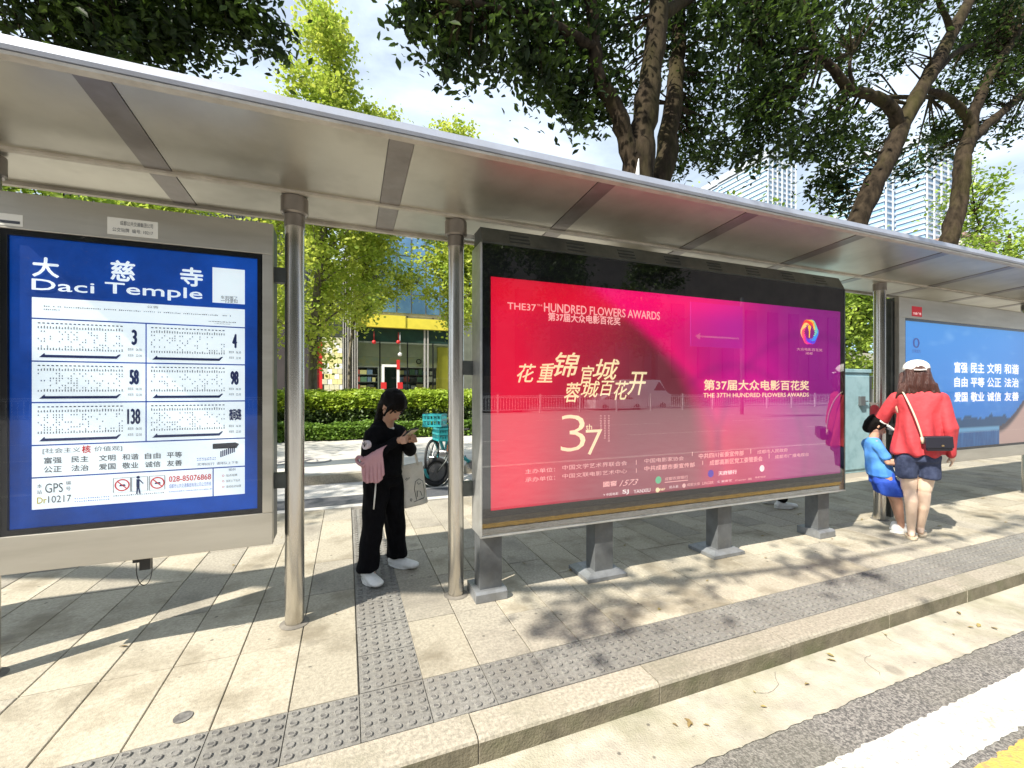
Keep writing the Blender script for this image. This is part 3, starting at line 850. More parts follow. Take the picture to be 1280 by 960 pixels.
# right hand board with the blue picture
RXL = at(1124, 487, FY).x
rb, (a3, b3, c3_, d3) = steel_board(RXL, RXL+3.75, at(1133, 588, FY).z+0.03, at(1135, 372, FY).z, at(1133, 569, FY).z, at(1133, 397, FY).z, at(1131.5, 487, FY).x-RXL,
    'steel framed notice board at right with sky blue poster of white characters', 'notice_board', 'sign board')
def vcol_panel(name, parent, x0, x1, z0, z1, Y, nx, nz, fn, emit, rough=0.5):
    xs = np.linspace(0, 1, nx+1); zs = np.linspace(0, 1, nz+1)
    verts = [(x0+(x1-x0)*s, Y, z0+(z1-z0)*t) for t in zs for s in xs]
    faces = [(j*(nx+1)+i, j*(nx+1)+i+1, (j+1)*(nx+1)+i+1, (j+1)*(nx+1)+i) for j in range(nz) for i in range(nx)]
    me = bpy.data.meshes.new(name); me.from_pydata(verts, [], faces)
    ca = me.color_attributes.new('print', 'FLOAT_COLOR', 'POINT')
    cols = []
    for t in zs:
        for s in xs:
            c = fn(s, t); cols += [*c, 1.0]
    ca.data.foreach_set('color', cols)
    m = bpy.data.materials.new(name + ' print'); m.use_nodes = True
    tt = m.node_tree; b = tt.nodes['Principled BSDF']
    at_ = tt.nodes.new('ShaderNodeVertexColor'); at_.layer_name = 'print'
    tt.links.new(at_.outputs['Color'], b.inputs['Base Color']); tt.links.new(at_.outputs['Color'], b.inputs['Emission Color'])
    b.inputs['Emission Strength'].default_value = emit; b.inputs['Roughness'].default_value = rough
    me.materials.append(m); me.update()
    o = bpy.data.objects.new(name, me); COL.objects.link(o); o.parent = parent
    o.matrix_parent_inverse = Matrix.Translation(-Vector(parent.location))
    return o
def lerp(a, b, t):
    t = max(0, min(1, t)); return tuple(a[i]+(b[i]-a[i])*t for i in range(3))
def sstep(a, b, x):
    t = max(0, min(1, (x-a)/(b-a))); return t*t*(3-2*t)
def sky_print(s, t):
    base = lerp(rgb(38, 120, 200), rgb(60, 150, 225), t)
    base = lerp(base, rgb(25, 95, 180), sstep(.6, 1.0, s)*.5)
    cl = noise.noise(Vector((s*6, t*9, 2)))*.5 + noise.noise(Vector((s*17, t*22, 7)))*.3
    base = lerp(base, rgb(150, 205, 240), sstep(.1, .6, cl)*.4)
    hill = .24 + .035*noise.noise(Vector((s*14, 0, 1))) + .03*noise.noise(Vector((s*40, 0, 4)))
    if .08 < s and t < hill: base = lerp(base, rgb(20, 62, 92), .85)
    if t < .165: base = rgb(110, 165, 200)
    if t < .13: base = lerp(rgb(28, 84, 140), rgb(60, 120, 175), abs(noise.noise(Vector((s*60, t*5, 3)))))
    roofz = .16 + .26*max(0, (s-.60)/.2)**1.5
    if s > .60 and t < roofz: base = lerp(rgb(70, 60, 70), rgb(190, 160, 150), sstep(0, .05, roofz-t-.03))
    return base
vcol_panel('sky_poster', rb, a3, b3, c3_, d3, FY+0.024, 150, 60, sky_print, 0.30)
K = MB(); YR3 = FY+0.0215
r0 = [('富强', 1193), ('民主', 1214), ('文明', 1234.5), ('和谐', 1255.5)]
for rowi, (words, vb, vt) in enumerate(((('富强', '民主', '文明', '和谐'), 466, 452), (('自由', '平等', '公正', '法治'), 484, 471), (('爱国', '敬业', '诚信', '友善'), 502.5, 490))):
    for k, wd in enumerate(words):
        u0 = (1193, 1213.5, 1234, 1255.5)[k]; u1 = u0 + (16.5, 17, 17.5, 18)[k]
        A = at(1193, vb, YR3); B = at(1193, vt, YR3)
        text_w(K, wd, at(u0, 487, YR3).x, A.z, at(u1, 487, YR3).x, B.z, YR3, 0, .02)
cc = at(1145, 432, YR3)
part(K, 'lettering', [M['white_ink']], rb)
k = MB(); k.torus((cc.x, YR3-.002, cc.z+.03), (0, 1, 0), .05, .008, 20, 5); text_px(k, '文明城市', (1140, 441), (1151, 437), YR3, 0)
part(k, 'emblem', M['sign_lblue'], rb)
sticker(rb, (1140, 395), (1152.5, 384), M['sticker_red'], '', '公益广告', M['white_ink'])
part(MB().box(5.61, 2.90, 0.95, RXL+.01, 2.96, 1.07), 'bracket', M['casing'], rb)
# tall dark side fins between the post and the right board
part(MB().box(RXL-.055, FY+.05, 0.02, RXL-.006, FY+.19, at(1125, 376, FY).z), 'side_fin', M['casing'], rb)
# ------------------------------------------------------------------ advertising light box
GY = 2.755
GX0, GX1 = at(601, 487, GY).x, at(1056, 487, GY).x
GZ0, GZ1 = at(601, 672, GY).z, at(601, 303, GY).z
lb = empty('advertising_light_box', ((GX0+GX1)/2, GY+0.1, 0), 0, 'large black glazed light box with magenta red film awards poster on grey steel feet', 'light box')
part(MB().box(GX0+.012, GY+.026, GZ0+.012, GX1-.012, GY+.20, GZ1), 'cabinet', M['casing'], lb)
bevel(part(MB().box(GX0-.004, GY-.004, GZ0, GX0+.010, GY+.205, GZ1+.004), 'side_trim', M['casing_light'], lb), .003)
bevel(part(MB().box(GX1-.010, GY-.004, GZ0, GX1+.004, GY+.205, GZ1+.004), 'side_trim', M['casing'], lb), .003)
bevel(part(MB().box(GX0-.003, GY-.006, GZ0-.008, GX1+.003, GY+.02, GZ0+.006), 'bottom_trim', M['casing_light'], lb), .002)
hd = part(MB().prism([(GY-.004, GZ1+.002), (GY-.004, GZ1+.012), (GY+.05, GZ1+.125), (GY+.20, GZ1+.125), (GY+.20, GZ1+.002)], GX0+.012, GX1-.012), 'head_casing', M['casing'], lb)
# vent slots in the head casing
for bank in (.10, .55, 1.0, 1.45, 1.9, 2.35, 2.8, 3.25):
    for j in range(3):
        x = GX0 + .12 + bank; zc = GZ1+.035+.028*j
        yy = GY-.004 + (.054)*(zc-GZ1-.012)/.113
        Mx = Matrix.Translation((x+.07, yy-.001, zc)) @ Matrix.Rotation(R(-25), 4, 'X')
        sub(MB().xbox(Mx, .15, .006, .009), 'vent_slot', M['louvre'], hd)
PXa, PXb = at(613, 487, GY+.02).x, at(1050, 487, GY+.02).x
PZa, PZb = at(613, 638, GY+.02).z, at(613, 346, GY+.02).z
mk = MB(); Ym = GY+.010
# black printed border, the brown dusty rail along the bottom
zr1 = GZ0 + .125
mk.poly([(GX0+.010, Ym, zr1), (GX1-.010, Ym, zr1), (GX1-.010, Ym, PZa), (GX0+.010, Ym, PZa)])
mk.poly([(GX0+.010, Ym, PZb), (GX1-.010, Ym, PZb), (GX1-.010, Ym, GZ1), (GX0+.010, Ym, GZ1)])
mk.poly([(GX0+.010, Ym, PZa), (PXa, Ym, PZa), (PXa, Ym, PZb), (GX0+.010, Ym, PZb)])
mk.poly([(PXb, Ym, PZa), (GX1-.010, Ym, PZa), (GX1-.010, Ym, PZb), (PXb, Ym, PZb)])
part(mk, 'black_border', M['black'], lb)
part(MB().box(GX0+.012, GY+.0095, GZ0+.007, GX1-.012, GY+.013, zr1-.002), 'bottom_rail', M['brown_rail'], lb)
def bez(p0, p1, p2, s_):
    return None
def poster(s, t):
    red = rgb(218, 16, 62); crim = rgb(182, 26, 62); dusk = lerp(rgb(150, 70, 84), rgb(112, 40, 54), sstep(.1, .6, t)); pink = rgb(240, 2, 112)  # dusk lightened in the print to add to the grey street reflection
    mag = rgb(214, 0, 146); pur = rgb(150, 4, 132); deep = rgb(80, 4, 96)
    # left field: red fading to dusk
    base = lerp(red, crim, sstep(.03, .20, s))
    base = lerp(base, dusk, sstep(.10, .38, s + .12*(.5-t)))
    base = lerp(base, rgb(214, 12, 50), sstep(.83, .93, t)*(1-sstep(.0, .35, s)*.2))
    # boundary curve between dusk and the petals
    tt = [(1.0, .22), (.89, .285), (.75, .37), (.59, .445), (.4, .485), (.2, .50), (.0, .49)]
    for i in range(len(tt)-1):
        if tt[i][0] >= t >= tt[i+1][0]:
            f = (tt[i][0]-t)/(tt[i][0]-tt[i+1][0]); cx = tt[i][1]+f*(tt[i+1][1]-tt[i][1])
    left = base
    if s > cx-.02:
        base = lerp(pink, mag, sstep(.40, .62, s))
        base = lerp(base, pur, sstep(.60, .95, s+.10*(t-.5)))
        base = lerp(base, rgb(225, 20, 96), sstep(.55, .2, t)*(1-sstep(.62, .80, s)))
        # petal folds
        for k, (c0, r0, sl) in enumerate(((.30, .62, .55), (.62, .55, .85), (.88, .75, .4))):
            dd = math.hypot((s-c0)*2.3, t-.1) - r0
            base = lerp(base, deep, .22*math.exp(-(dd/.03)**2) + .16*sstep(0, .16, dd)*(1-sstep(.16, .5, dd)))
        base = lerp(left, base, sstep(-.02, .035 + .05*(1-t), s-cx)*(.62+.38*sstep(.0, .6, t)))
    base = lerp(base, pink, sstep(.86, 1.0, t)*sstep(.16, .34, s)*(1-sstep(.5, .8, s))*.7)
    g = .5+.5*noise.noise(Vector((s*5, t*4, 9)))
    return lerp(base, tuple(x*.75 for x in base), g*.5)
vcol_panel('poster_print', lb, PXa-.004, PXb+.004, PZa-.004, PZb+.004, GY+.020, 300, 130, poster, 0.50, 0.6)
YQ = GY+.0185
T = MB()
TM_ = [M['cream_ink'], M['pink_ink'], M['white_ink'], M['green_ink'], M['violet_ink']]
text_px(T, 'THE37', (634.3, 386.3), (670, 380.5), YQ, 1, .012)
text_px(T, 'TH', (671, 382.5), (677.5, 380.5), YQ, 1, .012)
text_px(T, 'HUNDRED FLOWERS AWARDS', (680, 389.5), (825, 390), YQ, 1, .012)
text_px(T, '第37届大众电影百花奖', (685, 401), (775.6, 396.5), YQ, 1, .02)
for ch, bl, tr in (('花', (646, 478), (670, 455)), ('重', (671, 478), (694, 454)), ('锦', (692, 471), (725, 441)), ('官', (726, 480), (743, 457)), ('城', (741, 475), (774.6, 449)),
                   ('蓉', (705, 503), (727, 478)), ('城', (726, 497), (750, 476)), ('百', (750, 495), (768, 476)), ('花', (767, 500), (786, 476)), ('开', (784, 494), (809, 465))):
    text_px(T, ch, bl, tr, YQ-.0006*random.random(), 0, .008, .28)
T2 = MB()
text_px(T, '3', (701.8, 564), (731, 519), YQ, 0, -.016)
text_px(T, '7', (732.6, 568.5), (752.6, 537), YQ, 0, -.010)
text_px(T, 'th', (732.5, 537), (740, 530), YQ, 0, 0)
A = at(750, 518, YQ)
for ci, (cu_, n_) in enumerate(((750, 6), (755, 10), (760, 11))):
    for j in range(n_):
        zz = at(cu_, 521+j*3.1, YQ); x = zz.x
        text_w(T, '大众电影百花奖成都中国'[j], x, zz.z, x+.016, zz.z+.014, YQ, 1)
rowsT = [('主办单位：', (656.5, 592.5), (694, 584)), ('中国文学艺术界联合会', (703, 587.8), (783.7, 575.8)), ('中国电影家协会', (805.6, 579), (854.8, 570)),
         ('中共四川省委宣传部', (873.5, 573.5), (929.7, 563)), ('成都市人民政府', (946.6, 567.5), (984.6, 560)),
         ('承办单位：', (656.5, 603), (694, 594)), ('中国文联电影艺术中心', (703, 598.3), (783.7, 586)), ('中共成都市委宣传部', (805.6, 589), (868.4, 577.7)),
         ('成都高新区党工委管委会', (887, 582), (953, 570)), ('成都市广播电视台', (968.6, 573.5), (1011, 565.5))]
for s_, bl, tr in rowsT: text_px(T, s_, bl, tr, YQ, 1, .008)
for u, v0, v1 in ((795, 581, 575), (795, 591, 585.5), (865, 570, 565), (878, 581, 576), (938, 567, 561), (961, 573, 567)):
    A, B = at(u, v0, YQ), at(u+.8, v1, YQ); rect(T, A.x, A.z, B.x, B.z, YQ, 1)
text_px(T, '國窖', (754, 609), (771, 600.5), YQ, 1, .02); text_px(T, '1573', (774, 608), (798, 598.5), YQ, 1, 0, .5)
def disc(mb_, c, r, Y, mi, n=18):
    mb_.poly([(c.x+r*math.cos(2*math.pi*k/n), Y, c.z+r*math.sin(2*math.pi*k/n)) for k in range(n)], mi)
def marks(u0, u1, v, h, mi, seed):
    rr = random.Random(seed); A = at(u0, v, YQ); B = at(u1, v, YQ); n = int((B.x-A.x)/.03)
    for i in range(n):
        x = A.x+(B.x-A.x)*i/n
        rect(T, x, A.z, x+.018*rr.uniform(.7, 1.1), A.z+h*rr.uniform(.7, 1), YQ, mi)
text_px(T, '成都农商银行', (831, 601), (860, 594), YQ, 1, .01); rect(T, at(831, 603, YQ).x, at(831, 603.5, YQ).z, at(860, 603, YQ).x, at(831, 602.5, YQ).z, YQ, 1)
disc(T, at(823, 600, YQ), .030, YQ, 3)
text_px(T, '天府银行', (898, 594.5), (921, 587), YQ, 2, .01); disc(T, at(888.5, 592, YQ), .032, YQ, 4)
disc(T, at(952.5, 585.5, YQ), .030, YQ, 2); text_px(T, '电影频道', (944, 598), (957, 594.5), YQ, 1)
text_px(T, 'Y 中国电影', (754, 620.5), (773, 615), YQ, 2, .01); text_px(T, 'SJ', (778, 618.5), (786, 611.5), YQ, 2, .02)
text_px(T, 'YANXIU', (792, 617), (813, 610), YQ, 2, .01)
disc(T, at(822, 612.5, YQ), .020, YQ, 0); text_px(T, 'ner', (824.5, 613.5), (831.5, 610), YQ, 0, .02)
text_px(T, '达人会', (836.5, 610.5), (848, 606), YQ, 2, .01); disc(T, at(855, 607, YQ), .018, YQ, 1); text_px(T, '成都文旅', (858.5, 608), (875, 602.5), YQ, 1, .01)
text_px(T, 'LINGER', (878, 606), (892, 601), YQ, 1, .01); text_px(T, 'C 爱奇艺', (897, 603.5), (915, 599), YQ, 2, .01); text_px(T, 'Cerar 盖', (919, 601.5), (940, 597), YQ, 1, .01)
text_px(T, '第37届大众电影百花奖', (879.7, 488), (1011.3, 475.7), YQ, 0, .02)
text_px(T, 'THE 37TH HUNDRED FLOWERS AWARDS', (879, 497), (1011, 490.8), YQ, 0, .012)
text_px(T, '大众电影百花奖', (996, 438), (1028, 436), YQ, 1); text_px(T, '成都', (1007, 443), (1016, 440.5), YQ, 1)
part(T, 'lettering', TM_, lb)
# round rainbow emblem
EM = MB(); ec = at(1012, 415, YQ); RE = .118
rainbow = [rgb(240, 70, 40), rgb(245, 200, 60), rgb(120, 210, 180), rgb(60, 150, 235), rgb(90, 70, 220), rgb(230, 40, 160), rgb(250, 90, 110), rgb(250, 210, 120)]
rm = [mat('emblem colour', c, rough=.5, emit=.6) for c in rainbow]
NB = 22
for k in range(NB):
    a0 = 2*math.pi*k/NB
    P0 = []; P1 = []
    for q in range(7):
        f = q/6; a = a0 + f*1.5; r = RE*(.52+.48*math.sin(f*math.pi/2)) * (1+.05*math.cos(6*a))
        wd = .13*(1-f)+.03
        P0.append((ec.x+r*math.cos(a), YQ-.0002*k*.1, ec.z+r*math.sin(a))); P1.append((ec.x+(r+RE*wd)*math.cos(a+.05), YQ-.0002*k*.1, ec.z+(r+RE*wd)*math.sin(a+.05)))
    mi = int((1-(a0/(2*math.pi)))*8+2) % 8
    for q in range(6): EM.poly([P0[q], P0[q+1], P1[q+1], P1[q]], mi)
EM.poly([(ec.x-.010, YQ, ec.z-.055), (ec.x+.004, YQ, ec.z-.055), (ec.x+.008, YQ, ec.z+.01), (ec.x+.022, YQ, ec.z+.05), (ec.x, YQ, ec.z+.075), (ec.x-.024, YQ, ec.z+.05), (ec.x-.010, YQ, ec.z+.01)], 1)
part(EM, 'emblem', rm, lb)
gp = part(MB().poly([(GX0+.009, GY, GZ0+.004), (GX1-.009, GY, GZ0+.004), (GX1-.009, GY, GZ1+.001), (GX0+.009, GY, GZ1+.001)]), 'glass_pane', M['glass'], lb)
# feet
for i, x in enumerate((.86, 1.78, 3.02, 4.32)):
    ft = part(MB().box(x-.005, GY+.06, .02, x+.155, GY+.19, GZ0+.011), 'leg', M['foot'], lb)
    if i in (0, 3):
        bp = MB().prism([((GY+.045)-.03, .001), ((GY+.045)-.03, .055), ((GY+.045)-.012, .07), ((GY+.045)+.20, .07), ((GY+.045)+.20, .001)], x-.045, x+.18)
    else:
        bp = MB(); vs = []
        for (e, z) in ((0, .001), (0, .028), (.05, .055)):
            vs += [(x-.10+e, (GY+.045)-.04+e*.8, z), (x+.25-e, (GY+.045)-.04+e*.8, z), (x+.25-e, (GY+.045)+.26-e*.8, z), (x-.10+e, (GY+.045)+.26-e*.8, z)]
        bp.mesh(vs, [(3,2,1,0),(0,1,5,4),(1,2,6,5),(2,3,7,6),(3,0,4,7),(4,5,9,8),(5,6,10,9),(6,7,11,10),(7,4,8,11),(8,9,10,11)])
    sub(bp, 'base_plate', M['footplate'], ft)
# brackets from box to post 2
for z in (at(585, 460, 2.96).z, at(585, 610, 2.96).z, ):
    part(MB().box(.76, 2.93, z-.05, GX0-.004, 2.98, z+.05), 'bracket', M['casing'], lb)
part(MB().box(.76, 2.94, ZR-.13, GX0+.1, 2.98, ZR-.10), 'stay', M['casing_light'], lb)

# ------------------------------------------------------------------ trees
def leaves_mesh(name, pts, size, aspect, m, parent, seed=0, flat=0.5, kind=None, jit=0.45, drop=0.0):
    """pts: (N,3) array; each becomes one small folded leaf"""
    g = np.random.default_rng(seed)
    n = len(pts)
    nrm = g.normal(size=(n, 3)); nrm[:, 2] = np.abs(nrm[:, 2]) + flat
    nrm /= np.linalg.norm(nrm, axis=1)[:, None]
    t = g.normal(size=(n, 3)); t[:, 2] -= drop
    t -= nrm * np.sum(t*nrm, axis=1)[:, None]; t /= np.linalg.norm(t, axis=1)[:, None]
    b = np.cross(nrm, t)
    s = size * g.uniform(1-jit, 1+jit, size=(n, 1))
    L_ = t * s * 0.5; B_ = b * s * 0.5 * aspect
    fold = nrm * s * 0.10
    V = np.empty((n, 6, 3), dtype=np.float32)
    V[:, 0] = pts - L_; V[:, 1] = pts - L_*0.15 + B_ + fold; V[:, 2] = pts + L_*0.55 + B_*0.6 + fold
    V[:, 3] = pts + L_; V[:, 4] = pts + L_*0.55 - B_*0.6 + fold; V[:, 5] = pts - L_*0.15 - B_ + fold
    me = bpy.data.meshes.new(name)
    me.vertices.add(n*6); me.vertices.foreach_set('co', V.reshape(-1))
    base = (np.arange(n)*6)[:, None]
    q = np.concatenate([base + np.array([0, 3, 2, 1]), base + np.array([0, 5, 4, 3])], axis=1).reshape(-1)
    me.loops.add(n*8); me.loops.foreach_set('vertex_index', q.astype(np.int32))
    me.polygons.add(n*2); me.polygons.foreach_set('loop_start', (np.arange(n*2)*4).astype(np.int32))
    me.materials.append(m); me.update(calc_edges=True); me.validate()
    o = bpy.data.objects.new(name, me); COL.objects.link(o)
    if parent is not None:
        o.parent = parent; o.matrix_parent_inverse = Matrix.Translation(-Vector(parent.location))
    if kind: o['kind'] = kind
    return o

def clumpy(blobs, per_clump=22, clump_r=0.28, seed=1, flatz=0.75):
    """blobs: (center, radius(x,y,z), n_clumps) -> leaf points gathered in clumps, plus clump centres"""
    g = np.random.default_rng(seed); out = []; cen = []
    for c, r, n in blobs:
        d = g.normal(size=(n, 3)); d /= np.linalg.norm(d, axis=1)[:, None]
        rad = g.uniform(0.15, 1.0, size=(n, 1))**0.55
        cc = np.array(c) + d*rad*np.array(r)
        cen.append(cc)
        k = g.integers(per_clump//2, per_clump*3//2, size=n)
        idx = np.repeat(np.arange(n), k)
        p = cc[idx] + g.normal(size=(len(idx), 3))*np.array([clump_r, clump_r, clump_r*flatz])*g.uniform(.6, 1.2, size=(n, 1))[idx]
        out.append(p)
    return np.concatenate(out), np.concatenate(cen)

def wobble(pts, rads, n=5, amp=0.06, seed=0):
    """finer path between control points with slight irregularity"""
    P = []; Q = []
    rr = random.Random(seed)
    m = len(pts)
    for i in range(m-1):
        p0 = Vector(pts[max(i-1, 0)]); p1 = Vector(pts[i]); p2 = Vector(pts[i+1]); p3 = Vector(pts[min(i+2, m-1)])
        for k in range(n):
            t = k/n
            a = 0.5*((2*p1) + (p2-p0)*t + (2*p0-5*p1+4*p2-p3)*t*t + (3*p1-p0-3*p2+p3)*t**3)
            r = rads[i]+(rads[i+1]-rads[i])*t
            if i or k: a = a + Vector((rr.uniform(-1, 1), rr.uniform(-1, 1), rr.uniform(-.5, .5)))*amp*r*2
            P.append(a); Q.append(r*rr.uniform(.93, 1.08))
    P.append(Vector(pts[-1])); Q.append(rads[-1])
    return P, Q

def make_tree(name, base, trunk, limbs, blobs, label, leafm, barkm, leaf=0.085, asp=0.5, per=22, cr=0.28, seed=1, twigs=True, cat='tree', group=None, drop=0.6, shrub=False):
    t = empty(name, base, 0, label, cat, group)
    P, Q = wobble(trunk[0], trunk[1], 6, 0.05, seed)
    tk = part(MB().tube(P, Q, 14), 'trunk', barkm, t, True)
    for i, (pp, rr_) in enumerate(limbs):
        P, Q = wobble(pp, rr_, 6, 0.09, seed+i+3)
        sub(MB().tube(P, Q, 10), 'limb', barkm, tk, True)
    pts, cen = clumpy(blobs, per, cr, seed)
    if twigs:
        # thin twigs joining leaf clumps to the nearest wood
        wood = [Vector(p) for p in trunk[0][1:]] + [Vector(p) for pp, _ in limbs for p in pp]
        W2 = []
        for pp in [trunk[0]] + [l[0] for l in limbs]:
            for a, b in zip(pp[:-1], pp[1:]):
                for f in (0, .25, .5, .75): W2.append(Vector(a).lerp(Vector(b), f))
        Wn = np.array([list(w) for w in W2])
        mb = MB(); g = random.Random(seed)
        idx = list(range(len(cen))); g.shuffle(idx)
        for i in idx[:min(len(idx), 260)]:
            c = Vector(cen[i]); j = int(np.argmin(np.sum((Wn-cen[i])**2, axis=1))); w = Vector(Wn[j])
            mid = w.lerp(c, .5) + Vector((g.uniform(-.15, .15), g.uniform(-.15, .15), g.uniform(-.05, .2)))*(c-w).length*.5
            ln = (c-w).length
            mb.tube([w, mid, c], [.010+.012*ln, .008+.005*ln, .004], 4, caps=False)
        o = part(mb, 'twigs', barkm, t); o['kind'] = 'stuff'
    leaves_mesh('crown', pts, leaf, asp, leafm, t, seed, kind='stuff', drop=drop)
    return t

def B(u, v, Y, r, n, rz=None):
    p = at(u, v, Y); return ((p.x, p.y, p.z), (r, r*0.95, rz or r*0.8), n)

TG = 'dark camphor trees in a row behind the shelter'
# tree A, forking just above the roof
bA = Vector((at(800, 215, 5.0).x-.1, 5.0, 0))
pa = lambda u, v, Y=5.0: tuple(at(u, v, Y))
make_tree('camphor_tree', bA,
    ([tuple(bA), pa(800, 330), pa(797, 215), pa(806, 150), pa(818, 60), pa(828, -30), pa(838, -140, 5.2)], [.30, .26, .215, .18, .145, .13, .10]),
    [([pa(800, 235), pa(783, 175), pa(768, 130), pa(747, 98), pa(742, 40), pa(733, -30), pa(715, -120, 4.8)], [.17, .125, .115, .105, .085, .07, .05]),
     ([pa(822, 240, 5.5), pa(836, 170, 5.6), pa(846, 90, 5.7), pa(850, 0, 5.8), pa(850, -90, 5.9)], [.18, .16, .13, .10, .07]),
     ([pa(825, 20), pa(880, -10, 5.3), pa(950, -20, 5.6)], [.10, .07, .04]),
     ([pa(743, 60), pa(690, 30, 4.7), pa(620, 10, 4.4), pa(560, 0, 4.2)], [.07, .05, .035, .02])],
    [B(540, 18, 4.6, .50, 46), B(512, 10, 4.6, .25, 12), B(598, 32, 4.7, .65, 90), B(580, 78, 4.7, .30, 20), B(560, -55, 4.7, .8, 80), B(650, 40, 4.8, .60, 80), B(668, 92, 5, .42, 44), B(700, 110, 5.2, .45, 52), B(728, 128, 5.3, .38, 42), B(728, 158, 5.3, .16, 10), B(755, 140, 5.3, .22, 12),
     B(700, 50, 5.2, .6, 70), B(760, 50, 5.8, .6, 70), B(770, 110, 5.9, .35, 26), B(740, -30, 5.2, .9, 90), B(650, -60, 5, .9, 90), B(860, 40, 5.6, .7, 90), B(880, 110, 5.7, .6, 80), B(868, 170, 5.9, .5, 54), B(850, -50, 5.4, .9, 90), B(895, 190, 6.2, .40, 36), B(940, 120, 6.2, .6, 70), B(950, 40, 6, .7, 80), B(845, 205, 6.2, .3, 20)],
    'dark leafed tree forking right above the shelter roof behind the magenta light box', M['leaf_dark'], M['bark'], leaf=.105, asp=.50, per=12, cr=.145, seed=3, group=TG)
# tree B, leaning right
bB = Vector((7.55, 5.3, 0))
pb = lambda u, v, Y=5.5: tuple(at(u, v, Y))
make_tree('camphor_tree', bB,
    ([tuple(bB), pb(1035, 380), pb(1078, 262), pb(1110, 195), pb(1138, 135), pb(1172, 75), pb(1215, -5), pb(1260, -90, 5.7)], [.25, .22, .190, .172, .155, .14, .11, .08]),
    [([pb(1126, 160), pb(1110, 132), pb(1085, 118), pb(1062, 112), pb(1040, 85), pb(1022, 62), pb(1008, 20), pb(990, -40)], [.14, .12, .10, .095, .08, .07, .055, .04]),
     ([pb(1068, 114), pb(1062, 85, 5.6), pb(1066, 60, 5.7)], [.05, .035, .02]),
     ([pb(1160, 100), pb(1205, 60, 5.8), pb(1262, 45, 6.2)], [.08, .06, .04]),
     ([pb(1190, 40), pb(1170, -10, 5.4), pb(1160, -70, 5.3)], [.07, .05, .03]),
     ([pb(1138, 130), pb(1100, 122, 5.7), pb(1180, 122, 6.2)], [.03, .05, .05])],
    [B(985, 60, 5.6, .8, 70), B(960, 130, 5.6, .75, 74), B(945, 178, 5.8, .5, 44), B(1005, 185, 6, .42, 26), B(1042, 180, 6, .4, 24), B(1030, 238, 6.2, .28, 14), B(1030, 150, 5.8, .6, 34), B(1045, 215, 6.0, .45, 30), B(1055, 248, 6.0, .3, 18), B(1020, -20, 5.6, 1.0, 90), B(1060, 60, 6.2, .6, 40), B(1110, 30, 5.8, .9, 60), B(1100, 80, 6.2, .5, 20),
     B(1130, -40, 5.6, 1.0, 80), B(1190, 110, 6.2, .45, 26), B(1170, 160, 6.4, .45, 24), B(1100, 190, 6.4, .40, 20), B(1130, 215, 6.6, .35, 14), B(1240, 30, 6, .9, 56), B(1230, -40, 5.6, 1.1, 80), B(1200, 60, 6.2, .6, 30), B(920, 30, 5.6, .8, 70), B(1075, 165, 6.5, .5, 26)],
    'leaning tree with mossy trunk rising over the shelter roof', M['leaf_dark'], M['bark'], leaf=.115, asp=.50, per=17, cr=.19, seed=5, group=TG)
# tree C
bC = Vector((at(1180, 300, 5.8).x-.3, 5.8, 0))
pc = lambda u, v, Y=5.8: tuple(at(u, v, Y))
make_tree('camphor_tree', bC,
    ([tuple(bC), pc(1172, 380), pc(1188, 292), pc(1200, 245), pc(1203, 200), pc(1212, 172), pc(1218, 140), pc(1240, 90), pc(1275, 40)], [.24, .22, .185, .175, .17, .15, .12, .10, .07]),
    [([pc(1212, 176), pc(1235, 155), pc(1262, 132), pc(1300, 95), pc(1340, 60)], [.13, .11, .09, .075, .05]),
     ([pc(1214, 160), pc(1204, 140), pc(1180, 120), pc(1150, 110)], [.12, .10, .085, .05])],
    [B(1240, 110, 6.0, .7, 40), B(1270, 70, 6.2, .8, 56), B(1220, 60, 6.4, .7, 40), B(1190, 175, 6.6, .5, 22), B(1165, 195, 6.8, .35, 10), B(1250, 165, 6.6, .5, 20), B(1300, 20, 6, 1.2, 90), B(1270, -10, 6, 1, 70)],
    'dark twisting trunk forking at the right end, in front of the white tower', M['leaf_dark'], M['bark'], leaf=.125, asp=.5, per=20, cr=.22, seed=8, group=TG)
